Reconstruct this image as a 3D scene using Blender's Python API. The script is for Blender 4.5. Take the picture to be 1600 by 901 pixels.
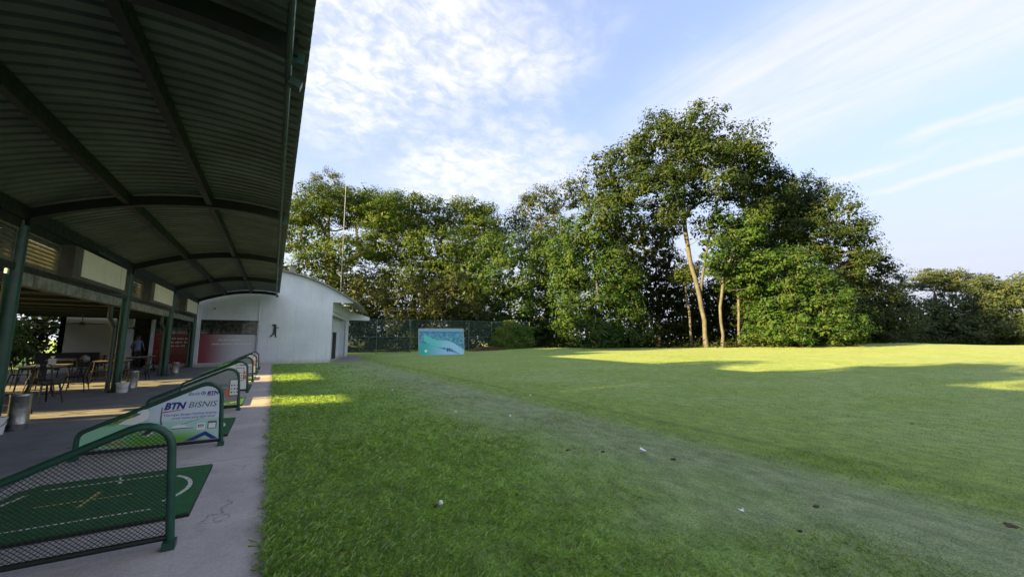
import bpy, bmesh, math, random
import numpy as np
from mathutils import Vector, Matrix

for o in list(bpy.data.objects):
    bpy.data.objects.remove(o)
scene = bpy.context.scene
C = scene.collection
R = math.radians

# ------------------------------------------------------------------ camera
cam_data = bpy.data.cameras.new('camera')
cam_data.lens = 625 / 1600 * 36
cam_data.sensor_width = 36
cam_data.clip_start = 0.05
cam_data.clip_end = 4000
cam = bpy.data.objects.new('camera', cam_data)
cam.location = (0, 0, 1.5)
cam.rotation_euler = (R(90 + 7.25), 0, R(-30.56))
C.objects.link(cam)
scene.camera = cam

# ------------------------------------------------------------------ light
SUN_EL = 13.0
SUN_TRAVEL = Vector((1.0, -0.04, 0)).normalized()          # low morning sun from the left
sun_data = bpy.data.lights.new('sun', 'SUN')
sun_data.energy = 4.5
sun_data.angle = R(0.6)
sun_data.color = (1.0, 0.69, 0.25)
sun = bpy.data.objects.new('sun', sun_data)
sd = SUN_TRAVEL * math.cos(R(SUN_EL)) + Vector((0, 0, -math.sin(R(SUN_EL))))
sun.rotation_euler = sd.to_track_quat('-Z', 'Y').to_euler()
sun.location = (-40, 10, 40)
C.objects.link(sun)

scene.view_settings.view_transform = 'Standard'
scene.view_settings.look = 'None'
scene.view_settings.gamma = 1
scene.view_settings.use_curve_mapping = False
scene.view_settings.exposure = 2.85
scene.render.engine = 'CYCLES'
scene.render.resolution_x = 1024
scene.render.resolution_y = 576
scene.cycles.max_bounces = 8
scene.cycles.transparent_max_bounces = 16

# ---------------------------------------------------------- node helpers
class NT:
    def __init__(s, tree):
        s.t = tree
    def node(s, kind, **kw):
        n = s.t.nodes.new(kind)
        for k, v in kw.items():
            setattr(n, k, v)
        return n
    def set(s, sock, v):
        if isinstance(v, bpy.types.NodeSocket):
            s.t.links.new(v, sock)
        else:
            sock.default_value = v
    def m(s, op, a, b=0.0, c=None, clamp=False):
        n = s.node('ShaderNodeMath', operation=op, use_clamp=clamp)
        s.set(n.inputs[0], a); s.set(n.inputs[1], b)
        if c is not None: s.set(n.inputs[2], c)
        return n.outputs[0]
    def ramp(s, v, a, b, lo=0.0, hi=1.0, smooth=True):
        n = s.node('ShaderNodeMapRange', clamp=True)
        if smooth: n.interpolation_type = 'SMOOTHSTEP'
        s.set(n.inputs[0], v)
        n.inputs[1].default_value = a; n.inputs[2].default_value = b
        n.inputs[3].default_value = lo; n.inputs[4].default_value = hi
        return n.outputs[0]
    def mix(s, f, a, b, mode='MIX'):
        n = s.node('ShaderNodeMix', data_type='RGBA', blend_type=mode)
        s.set(n.inputs[0], f)
        s.set(n.inputs[6], a if isinstance(a, bpy.types.NodeSocket) else (*a, 1)[:4])
        s.set(n.inputs[7], b if isinstance(b, bpy.types.NodeSocket) else (*b, 1)[:4])
        return n.outputs[2]
    def noise(s, vec, scale, detail=3, rough=0.55, dist=0.0):
        n = s.node('ShaderNodeTexNoise')
        if vec is not None: s.set(n.inputs['Vector'], vec)
        n.inputs['Scale'].default_value = scale
        n.inputs['Detail'].default_value = detail
        n.inputs['Roughness'].default_value = rough
        n.inputs['Distortion'].default_value = dist
        return n.outputs['Fac']
    def mapping(s, vec, scale=(1, 1, 1), rot=(0, 0, 0), loc=(0, 0, 0)):
        n = s.node('ShaderNodeMapping')
        s.set(n.inputs[0], vec)
        n.inputs['Location'].default_value = loc
        n.inputs['Rotation'].default_value = rot
        n.inputs['Scale'].default_value = scale
        return n.outputs[0]

# ------------------------------------------------------------------ sky
world = bpy.data.worlds.new('World')
scene.world = world
world.use_nodes = True
wt = NT(world.node_tree)
world.node_tree.nodes.clear()
SKY = 0.10
sky = wt.node('ShaderNodeTexSky', sky_type='NISHITA', sun_disc=False)
sky.sun_elevation = R(SUN_EL)
sky.sun_rotation = math.atan2(-SUN_TRAVEL.x, -SUN_TRAVEL.y)
sky.air_density = 1.0
sky.dust_density = 2.2
sky.ozone_density = 1.6
tc = wt.node('ShaderNodeTexCoord').outputs['Generated']
sx = wt.node('ShaderNodeSeparateXYZ'); wt.set(sx.inputs[0], tc)
dx, dy, dz = sx.outputs
den = wt.m('ADD', wt.m('MAXIMUM', dz, 0.0), 0.15)
U = wt.m('DIVIDE', dx, den); V = wt.m('DIVIDE', dy, den)
cx_ = wt.node('ShaderNodeCombineXYZ'); wt.set(cx_.inputs[0], U); wt.set(cx_.inputs[1], V)
UV = cx_.outputs[0]
def blob(u, v, ru, rv, rot=0.0):
    # soft patch of cloud cover on the cloud plane
    mp = wt.node('ShaderNodeVectorMath', operation='SUBTRACT')
    wt.set(mp.inputs[0], UV); mp.inputs[1].default_value = (u, v, 0)
    q = wt.mapping(mp.outputs[0], rot=(0, 0, rot))
    q = wt.mapping(q, scale=(1 / ru, 1 / rv, 1))
    ln = wt.node('ShaderNodeVectorMath', operation='LENGTH'); wt.set(ln.inputs[0], q)
    return wt.ramp(ln.outputs['Value'], 1.35, 0.15)
warp = wt.noise(UV, 2.2, 4, 0.6)
puff = wt.noise(wt.mapping(UV, scale=(1, 1.15, 1)), 15.0, 4, 0.6, 0.4)
puff2 = wt.noise(UV, 5.0, 5, 0.6, 0.3)
cover = wt.m('ADD', wt.m('ADD', blob(0.16, 1.18, 0.30, 0.50, 0.25), blob(0.44, 0.92, 0.36, 0.30, 0.4)), wt.m('ADD', blob(0.92, 1.45, 0.46, 0.42, -0.5), blob(0.62, 1.66, 0.26, 0.30)), clamp=True)
tex = wt.ramp(wt.m('ADD', wt.m('MULTIPLY', puff, 0.6), wt.m('MULTIPLY', puff2, 0.4)), 0.36, 0.64, 0.32, 1.0)
edge = wt.ramp(wt.m('ADD', cover, wt.m('MULTIPLY', wt.m('SUBTRACT', puff2, 0.5), 1.2)), -0.05, 1.15)
c1 = wt.m('MULTIPLY', edge, tex, clamp=True)
# long bands of thin cloud run across the range, side by side
Uw = wt.m('ADD', U, wt.m('MULTIPLY', wt.m('SUBTRACT', warp, 0.5), 0.30))
stre = wt.noise(wt.mapping(wt.mapping(UV, rot=(0, 0, -0.10)), scale=(4.6, 0.6, 1)), 2.2, 6, 0.62, 0.5)
soft = wt.ramp(V, 1.30, 0.75)
veil = wt.m('MULTIPLY', wt.m('MULTIPLY', wt.ramp(Uw, 0.88, 1.18), wt.ramp(Uw, 1.80, 1.45)), wt.ramp(stre, 0.20, 0.75, 0.35, 1.0))
def wisp(u0, w, v0, v1):
    return wt.m('MULTIPLY', wt.ramp(wt.m('ABSOLUTE', wt.m('SUBTRACT', Uw, u0)), w, 0.0), wt.m('MULTIPLY', wt.ramp(V, v1 + .12, v1 - .05), wt.m('MULTIPLY', wt.ramp(V, v0 - .15, v0 + .1), wt.ramp(stre, 0.25, 0.6, 0.35, 1.0))))
wisps = wt.m('MAXIMUM', wt.m('MAXIMUM', wisp(2.01, 0.055, 0.42, 0.72), wisp(2.22, 0.07, -1.5, 0.62)), wisp(1.88, 0.07, -1.5, 0.42))
outv = wt.m('MAXIMUM', wt.ramp(dy, 0.10, -0.12), wt.ramp(dx, -0.05, -0.25))
elsew = wt.m('MULTIPLY', wt.ramp(wt.noise(UV, 0.9, 3, 0.5), 0.30, 0.62), outv)  # cloud out of view, spread wide to whiten and brighten the ambient light
c2 = wt.m('MAXIMUM', wt.m('MULTIPLY', veil, soft), wt.m('MULTIPLY', wisps, 0.75))
c2 = wt.m('MAXIMUM', c2, wt.m('MULTIPLY', elsew, wt.ramp(stre, 0.2, 0.6, 0.5, 1.0)))
low = wt.ramp(dz, 0.56, 0.06, 0.0, 0.95)                     # pale air towards the horizon
cl = wt.m('MAXIMUM', wt.m('MULTIPLY', c1, 0.90), wt.m('MULTIPLY', c2, 0.92), clamp=True)
CL = 1.50
sunside = wt.ramp(dx, 0.85, 0.0, 0.0, 1.0)
cloudcol = wt.mix(sunside, (0.90 * CL, 0.91 * CL, 1.0 * CL), (1.12 * CL, 1.10 * CL, 1.10 * CL))
skycol = wt.mix(1.0, sky.outputs[0], (0.56, 0.56, 0.68), 'MULTIPLY')
skycol = wt.mix(0.42, skycol, (0.66 * CL, 0.76 * CL, 0.98 * CL))
skycol = wt.mix(low, skycol, wt.mix(sunside, (0.70 * CL, 0.73 * CL, 0.86 * CL), (0.86 * CL, 0.92 * CL, 1.05 * CL)))
col = wt.mix(cl, skycol, cloudcol)
bg = wt.node('ShaderNodeBackground'); wt.set(bg.inputs[0], col); bg.inputs[1].default_value = SKY
wo = wt.node('ShaderNodeOutputWorld'); world.node_tree.links.new(bg.outputs[0], wo.inputs[0])

# ------------------------------------------------------------- materials
MATS = {}
def mat(name, col, rough=0.6, metal=0.0, var=0.12, vscale=6.0, bump=0.0, bscale=40.0, col2=None, spec=0.5, emit=None):
    if name in MATS: return MATS[name]
    m = bpy.data.materials.new(name); m.use_nodes = True
    t = NT(m.node_tree); b = m.node_tree.nodes['Principled BSDF']
    oc = t.node('ShaderNodeTexCoord').outputs['Object']
    oi = t.node('ShaderNodeObjectInfo')
    off = t.node('ShaderNodeVectorMath', operation='ADD'); t.set(off.inputs[0], oc)
    cb = t.node('ShaderNodeCombineXYZ'); 
    for i in range(3): t.set(cb.inputs[i], t.m('MULTIPLY', oi.outputs['Random'], 37.0 + i * 11))
    t.set(off.inputs[1], cb.outputs[0])
    n1 = t.noise(off.outputs[0], vscale, 5, 0.6)
    c2 = col2 if col2 else tuple(c * (1 - 2.2 * var) for c in col)
    c = t.mix(t.ramp(n1, 0.3, 0.7), c2, col)
    t.set(b.inputs['Base Color'], c)
    t.set(b.inputs['Roughness'], t.ramp(t.noise(off.outputs[0], vscale * 3, 3), 0.3, 0.7, max(0.02, rough - 0.08), min(1, rough + 0.08)))
    b.inputs['Metallic'].default_value = metal
    b.inputs['Specular IOR Level'].default_value = spec
    if bump:
        bn = t.node('ShaderNodeBump'); bn.inputs['Strength'].default_value = bump; bn.inputs['Distance'].default_value = 0.02
        t.set(bn.inputs['Height'], t.noise(off.outputs[0], bscale, 4)); t.set(b.inputs['Normal'], bn.outputs[0])
    MATS[name] = m
    return m

def leaf_mat(name, dark, light, warm, trans=0.20, rough=0.62):
    m = bpy.data.materials.new(name); m.use_nodes = True
    t = NT(m.node_tree); b = m.node_tree.nodes['Principled BSDF']
    g = t.node('ShaderNodeNewGeometry')
    rnd = g.outputs['Random Per Island']
    oc = t.node('ShaderNodeTexCoord').outputs['Object']
    big = t.noise(oc, 0.45, 3)
    c = t.mix(t.ramp(rnd, -0.35, 1.35, 0, 1, False), dark, light)
    c = t.mix(t.m('MULTIPLY', t.ramp(big, 0.42, 0.68), 0.75), c, warm)
    t.set(b.inputs['Base Color'], c)
    b.inputs['Roughness'].default_value = rough
    b.inputs['Specular IOR Level'].default_value = 0.14
    tr = t.node('ShaderNodeBsdfTranslucent'); t.set(tr.inputs[0], t.mix(1.0, c, (1.5, 1.5, 0.5), 'MULTIPLY'))
    mx = t.node('ShaderNodeMixShader'); mx.inputs[0].default_value = trans
    m.node_tree.links.new(b.outputs[0], mx.inputs[1]); m.node_tree.links.new(tr.outputs[0], mx.inputs[2])
    out = m.node_tree.nodes['Material Output']; m.node_tree.links.new(mx.outputs[0], out.inputs[0])
    MATS[name] = m
    return m

# lawn: strips run along the range; lush by the path, short dewy turf further out, a tyre strip between
def lawn_colour(t, pos, blade):
    sp = t.node('ShaderNodeSeparateXYZ'); t.set(sp.inputs[0], pos)
    X, Y = sp.outputs[0], sp.outputs[1]
    n_big = t.noise(pos, 0.35, 4, 0.6)
    n_mid = t.noise(pos, 1.3, 4, 0.6)
    n_fine = t.noise(pos, 9.0, 4, 0.65)
    Xw = t.m('ADD', X, t.m('ADD', t.m('MULTIPLY', t.m('SUBTRACT', n_big, 0.5), 2.6), t.m('MULTIPLY', t.m('SUBTRACT', n_mid, 0.5), 1.3)))
    Xs = t.m('ADD', X, t.m('MULTIPLY', t.m('SUBTRACT', n_mid, 0.5), 0.5))
    lush = t.mix(n_fine, (0.170, 0.310, 0.055), (0.245, 0.395, 0.095))
    dew = t.mix(t.ramp(n_mid, 0.3, 0.7), (0.180, 0.250, 0.112), (0.240, 0.305, 0.172))
    far = t.mix(t.ramp(n_big, 0.3, 0.7), (0.180, 0.285, 0.050), (0.225, 0.320, 0.105))
    strip = t.mix(n_fine, (0.150, 0.255, 0.028), (0.205, 0.310, 0.045))
    c = t.mix(t.ramp(t.m('ADD', Xw, t.m('MULTIPLY', t.m('SUBTRACT', n_fine, 0.5), 1.2)), 1.7, 4.9), lush, dew)
    brown = t.m('MULTIPLY', t.m('MULTIPLY', t.ramp(Xw, 2.7, 3.4), t.ramp(Xw, 5.4, 4.2)), t.m('MULTIPLY', t.ramp(n_mid, 0.55, 0.72), t.ramp(t.noise(pos, 5.0, 4), 0.48, 0.66)))
    c = t.mix(t.m('MULTIPLY', brown, 0.7), c, (0.105, 0.078, 0.036))
    c = t.mix(t.m('MULTIPLY', t.ramp(t.m('ADD', Xs, t.m('MULTIPLY', t.m('SUBTRACT', n_fine, 0.5), 0.9)), 4.85, 5.85), 0.85), c, strip)
    # wheel lines of the mower in the strip and on to the far turf
    wl = t.m('MULTIPLY', t.ramp(t.m('ABSOLUTE', t.m('SUBTRACT', Xs, 6.15)), 0.17, 0.02), t.ramp(n_fine, 0.25, 0.6, 0.4, 1))
    wl2 = t.m('MULTIPLY', t.ramp(t.m('ABSOLUTE', t.m('SUBTRACT', Xs, 7.45)), 0.12, 0.02), 0.5)
    c = t.mix(t.m('MULTIPLY', t.m('MAXIMUM', wl, wl2), 0.34), c, (0.030, 0.058, 0.012))
    c = t.mix(t.ramp(Xw, 6.3, 8.6), c, far)
    patch = t.m('MULTIPLY', t.ramp(t.noise(t.mapping(pos, scale=(1, 0.5, 1)), 0.9, 5, 0.62), 0.56, 0.72), t.ramp(Xw, 5.0, 9.0))
    c = t.mix(t.m('MULTIPLY', patch, 0.55), c, (0.135, 0.250, 0.026))
    mott = t.noise(t.mapping(pos, scale=(1.6, 0.8, 1)), 3.4, 6, 0.72)
    c = t.mix(1.0, c, t.mix(t.ramp(mott, 0.32, 0.68), (0.70, 0.74, 0.68), (1.22, 1.18, 1.2)), 'MULTIPLY')
    worn = t.ramp(t.noise(pos, 2.6, 5, 0.65), 0.66, 0.76)
    c = t.mix(t.m('MULTIPLY', worn, 0.35), c, (0.12, 0.12, 0.045))
    return c

def lawn_material():
    m = bpy.data.materials.new('lawn_turf'); m.use_nodes = True
    t = NT(m.node_tree); b = m.node_tree.nodes['Principled BSDF']
    pos = t.node('ShaderNodeTexCoord').outputs['Object']
    c = lawn_colour(t, pos, False)
    grain = t.noise(pos, 55.0, 3, 0.7)
    c = t.mix(1.0, c, t.mix(t.ramp(grain, 0.3, 0.7), (0.62, 0.62, 0.62), (1.25, 1.25, 1.25)), 'MULTIPLY')
    t.set(b.inputs['Base Color'], c)
    b.inputs['Roughness'].default_value = 0.75
    b.inputs['Specular IOR Level'].default_value = 0.2
    b.inputs['Sheen Weight'].default_value = 0.05
    b.inputs['Sheen Roughness'].default_value = 0.5
    bn = t.node('ShaderNodeBump'); bn.inputs['Strength'].default_value = 0.7; bn.inputs['Distance'].default_value = 0.05
    t.set(bn.inputs['Height'], t.m('ADD', t.noise(pos, 30.0, 4, 0.7), t.noise(pos, 4.0, 3)))
    t.set(b.inputs['Normal'], bn.outputs[0])
    return m

def grass_material():
    m = bpy.data.materials.new('grass_blades'); m.use_nodes = True
    t = NT(m.node_tree); b = m.node_tree.nodes['Principled BSDF']
    pos = t.node('ShaderNodeTexCoord').outputs['Object']
    rnd = t.node('ShaderNodeNewGeometry').outputs['Random Per Island']
    c = lawn_colour(t, pos, True)
    c = t.mix(1.0, c, t.mix(rnd, (0.60, 0.72, 0.6), (1.65, 1.5, 1.35)), 'MULTIPLY')
    c = t.mix(t.ramp(rnd, 0.955, 0.965), c, (0.26, 0.24, 0.11))
    c = t.mix(t.m('MULTIPLY', t.ramp(t.noise(pos, 3.0, 4, 0.65), 0.56, 0.72), 0.5), c, (0.17, 0.24, 0.05))
    t.set(b.inputs['Base Color'], c)
    b.inputs['Roughness'].default_value = 0.36
    b.inputs['Specular IOR Level'].default_value = 0.7
    b.inputs['Sheen Weight'].default_value = 0.12
    tr = t.node('ShaderNodeBsdfTranslucent'); t.set(tr.inputs[0], t.mix(1.0, c, (1.4, 1.4, 0.5), 'MULTIPLY'))
    mx = t.node('ShaderNodeMixShader'); mx.inputs[0].default_value = 0.4
    m.node_tree.links.new(b.outputs[0], mx.inputs[1]); m.node_tree.links.new(tr.outputs[0], mx.inputs[2])
    m.node_tree.links.new(mx.outputs[0], m.node_tree.nodes['Material Output'].inputs[0])
    return m

def concrete(name, a, b_, stain, scale=1.0):
    m = bpy.data.materials.new(name); m.use_nodes = True
    t = NT(m.node_tree); b = m.node_tree.nodes['Principled BSDF']
    pos = t.node('ShaderNodeTexCoord').outputs['Object']
    c = t.mix(t.ramp(t.noise(pos, 1.1 * scale, 6, 0.65), 0.3, 0.7), a, b_)
    st = t.m('MULTIPLY', t.ramp(t.noise(pos, 2.3 * scale, 6, 0.7, 0.6), 0.55, 0.75), 0.6)
    c = t.mix(st, c, stain)
    c = t.mix(1.0, c, t.mix(t.ramp(t.noise(pos, 60, 3, 0.7), 0.3, 0.7), (0.85, 0.85, 0.85), (1.1, 1.1, 1.1)), 'MULTIPLY')
    scr = t.ramp(t.noise(t.mapping(pos, scale=(1, 7, 1), rot=(0, 0, 0.5)), 5.0, 6, 0.75), 0.66, 0.7)
    c = t.mix(t.m('MULTIPLY', scr, 0.35), c, stain)
    # hairline cracks and grime washed along the lawn side
    vo = t.node('ShaderNodeTexVoronoi', feature='DISTANCE_TO_EDGE'); vo.inputs['Scale'].default_value = 0.42
    wv = t.node('ShaderNodeVectorMath', operation='ADD'); t.set(wv.inputs[0], pos)
    nz = t.node('ShaderNodeTexNoise'); t.set(nz.inputs['Vector'], pos); nz.inputs['Scale'].default_value = 2.5; nz.inputs['Detail'].default_value = 6
    t.set(wv.inputs[1], nz.outputs['Color']); t.set(vo.inputs['Vector'], wv.outputs[0])
    crack = t.m('MULTIPLY', t.ramp(vo.outputs['Distance'], 0.0055, 0.001), t.ramp(t.noise(pos, 0.8, 2), 0.5, 0.6))
    c = t.mix(t.m('MULTIPLY', crack, 0.75), c, (0.05, 0.047, 0.043))
    sp = t.node('ShaderNodeSeparateXYZ'); t.set(sp.inputs[0], pos)
    rim = t.m('MULTIPLY', t.ramp(t.m('ADD', sp.outputs[0], t.m('MULTIPLY', t.noise(pos, 4.0, 6, 0.75), 0.30)), 0.02, 0.22), 0.65)
    c = t.mix(rim, c, (0.085, 0.082, 0.062))
    spots = t.ramp(t.noise(pos, 16.0, 3, 0.6), 0.70, 0.76); c = t.mix(t.m('MULTIPLY', spots, 0.35), c, (0.10, 0.09, 0.08))
    t.set(b.inputs['Base Color'], c)
    t.set(b.inputs['Roughness'], t.ramp(t.noise(pos, 3.0, 4), 0.3, 0.7, 0.62, 0.85))
    bn = t.node('ShaderNodeBump'); bn.inputs['Strength'].default_value = 0.25; bn.inputs['Distance'].default_value = 0.01
    t.set(bn.inputs['Height'], t.noise(pos, 70, 4, 0.7)); t.set(b.inputs['Normal'], bn.outputs[0])
    MATS[name] = m
    return m

green_steel = mat('green_painted_steel', (0.012, 0.075, 0.052), 0.38, 0.0, 0.12, 5, 0.05, 60)
def chip_paint(m):
    t = NT(m.node_tree); b = m.node_tree.nodes['Principled BSDF']
    src = b.inputs['Base Color'].links[0].from_socket
    pos = t.node('ShaderNodeTexCoord').outputs['Object']
    chip = t.ramp(t.m('ADD', t.noise(pos, 26.0, 5, 0.7), t.m('MULTIPLY', t.noise(pos, 4.0, 3), 0.5)), 0.92, 0.98)
    c = t.mix(chip, src, (0.10, 0.045, 0.022))
    fade = t.m('MULTIPLY', t.ramp(t.noise(pos, 7.0, 5, 0.7), 0.5, 0.75), 0.35)
    t.set(b.inputs['Base Color'], t.mix(fade, c, (0.045, 0.12, 0.095)))
chip_paint(green_steel)
dark_steel = mat('dark_green_steel', (0.006, 0.014, 0.011), 0.5, 0.0, 0.15, 3, 0.05, 40)
tube_steel = mat('eave_tube_paint', (0.05, 0.10, 0.085), 0.45, 0, 0.15, 4)
sheet_under = mat('roof_sheet_underside', (0.150, 0.178, 0.156), 0.55, 0, 0.2, 1.2, 0.05, 20)
galv = mat('galvanised_steel', (0.42, 0.43, 0.42), 0.35, 0.9, 0.15, 9, 0.05, 50)
def weathered_wall():
    m = bpy.data.materials.new('white_wall_render'); m.use_nodes = True
    t = NT(m.node_tree); b = m.node_tree.nodes['Principled BSDF']
    pos = t.node('ShaderNodeTexCoord').outputs['Object']
    c = t.mix(t.ramp(t.noise(pos, 0.7, 5, 0.6), 0.3, 0.7), (0.56, 0.63, 0.71), (0.66, 0.72, 0.81))
    streak = t.m('MULTIPLY', t.ramp(t.noise(t.mapping(pos, scale=(3.2, 3.2, 0.22)), 2.4, 6, 0.7), 0.52, 0.74), 0.42)
    c = t.mix(streak, c, (0.34, 0.36, 0.35))
    sp = t.node('ShaderNodeSeparateXYZ'); t.set(sp.inputs[0], pos)
    splash = t.m('MULTIPLY', t.ramp(t.m('ADD', sp.outputs[2], t.m('MULTIPLY', t.noise(pos, 5, 5, 0.7), 0.5)), 0.62, 0.2), 0.6)
    c = t.mix(splash, c, (0.30, 0.29, 0.25))
    patch = t.ramp(t.noise(pos, 1.7, 3), 0.60, 0.63); c = t.mix(t.m('MULTIPLY', patch, 0.18), c, (0.75, 0.77, 0.79))
    t.set(b.inputs['Base Color'], c); b.inputs['Roughness'].default_value = 0.8
    bn = t.node('ShaderNodeBump'); bn.inputs['Strength'].default_value = 0.12; bn.inputs['Distance'].default_value = 0.02
    t.set(bn.inputs['Height'], t.noise(pos, 60, 5, 0.7)); t.set(b.inputs['Normal'], bn.outputs[0])
    return m
white_wall = weathered_wall()
wall_cream = mat('cream_wall_paint', (0.45, 0.44, 0.38), 0.8, 0, 0.08, 0.8, 0.06, 100)
cream_panel = mat('cream_panel', (0.86, 0.84, 0.70), 0.5, 0, 0.04, 3)
box_side = mat('panel_box_side', (0.10, 0.10, 0.085), 0.7, 0, 0.1, 5)
louvre_m = mat('weathered_louvre', (0.17, 0.175, 0.13), 0.75, 0, 0.2, 6, 0.1, 60)
tile_m = mat('grey_fascia_tile', (0.30, 0.31, 0.28), 0.7, 0, 0.22, 4, 0.15, 30, col2=(0.13, 0.14, 0.115))
ceil_dark = mat('lean_to_soffit', (0.05, 0.052, 0.045), 0.7, 0, 0.15, 2)
pvc = mat('grey_downpipe', (0.045, 0.06, 0.055), 0.45, 0, 0.12, 4)
black_metal = mat('black_chair_metal', (0.012, 0.012, 0.012), 0.32, 0.3, 0.1, 8)
table_top_m = mat('pale_table_top', (0.35, 0.30, 0.22), 0.35, 0, 0.12, 9)
white_plastic = mat('white_plastic', (0.72, 0.74, 0.76), 0.4, 0, 0.04, 6)
red_film = mat('red_glass_film', (0.20, 0.018, 0.026), 0.3, 0, 0.06, 1.0)
print_white = mat('print_white', (0.80, 0.82, 0.85), 0.45, 0, 0.02, 3)
print_blue = mat('print_navy', (0.012, 0.030, 0.26), 0.45, 0, 0.02, 3)
print_red = mat('print_red', (0.55, 0.02, 0.025), 0.45, 0, 0.02, 3)
print_grey = mat('print_grey', (0.09, 0.10, 0.12), 0.45, 0, 0.02, 3)
print_orange = mat('print_orange', (0.70, 0.20, 0.10), 0.45, 0, 0.05, 3)
print_yellow = mat('print_ochre', (0.45, 0.33, 0.06), 0.45, 0, 0.1, 9)
print_green = mat('print_grass_green', (0.06, 0.26, 0.05), 0.45, 0, 0.25, 14)
print_black = mat('print_black', (0.015, 0.016, 0.02), 0.45, 0, 0.02, 3)
banner_grey = mat('banner_grey', (0.30, 0.33, 0.33), 0.5, 0, 0.05, 3)
mat_green = mat('mat_turf', (0.014, 0.125, 0.036), 0.85, 0, 0.12, 9, 0.4, 260)
mat_rubber = mat('mat_rubber', (0.012, 0.014, 0.012), 0.8, 0, 0.1, 12)
line_white = mat('mat_line_white', (0.70, 0.74, 0.66), 0.8, 0, 0.2, 40)
line_yellow = mat('mat_line_yellow', (0.55, 0.50, 0.16), 0.8, 0, 0.2, 40)
bark = mat('bark_brown', (0.085, 0.068, 0.05), 0.85, 0, 0.2, 2.5, 0.5, 9)
bark_pale = mat('bark_pale', (0.070, 0.073, 0.072), 0.8, 0, 0.2, 1.8, 0.5, 7)
dirt = mat('bare_soil', (0.095, 0.075, 0.045), 0.95, 0, 0.25, 14, 0.6, 60)
dark_glass = mat('dark_glass', (0.012, 0.020, 0.016), 0.08, 0, 0.1, 2)
fence_post_m = mat('fence_post_green', (0.045, 0.10, 0.075), 0.5, 0, 0.15, 5)
floor_dark = concrete('pavilion_concrete', (0.185, 0.195, 0.215), (0.250, 0.260, 0.280), (0.13, 0.135, 0.145))
floor_pale = concrete('path_concrete', (0.38, 0.36, 0.36), (0.50, 0.47, 0.46), (0.26, 0.24, 0.23))
leaf_ivy = leaf_mat('leaf_ivy', (0.030, 0.075, 0.016), (0.075, 0.140, 0.026), (0.10, 0.14, 0.03))
leaf_rain = leaf_mat('leaf_rain_tree', (0.015, 0.040, 0.008), (0.040, 0.078, 0.013), (0.056, 0.082, 0.012))
leaf_deep = leaf_mat('leaf_deep_green', (0.0081, 0.0221, 0.0069), (0.0230, 0.0449, 0.0117), (0.0389, 0.0573, 0.0128))
leaf_bright = leaf_mat('leaf_bright_green', (0.0099, 0.0343, 0.0085), (0.0281, 0.0665, 0.0139), (0.0463, 0.0779, 0.0161))
leaf_dark = leaf_mat('leaf_dark_green', (0.0077, 0.0173, 0.0054), (0.0216, 0.0357, 0.0097), (0.0240, 0.0316, 0.0086))  # dark tone puts the shade behind the fence into the leaf colour
leaf_far = leaf_mat('leaf_far', (0.024, 0.042, 0.024), (0.046, 0.070, 0.036), (0.058, 0.078, 0.036))  # paler, bluer tone puts distance haze into the leaf colour

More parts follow.
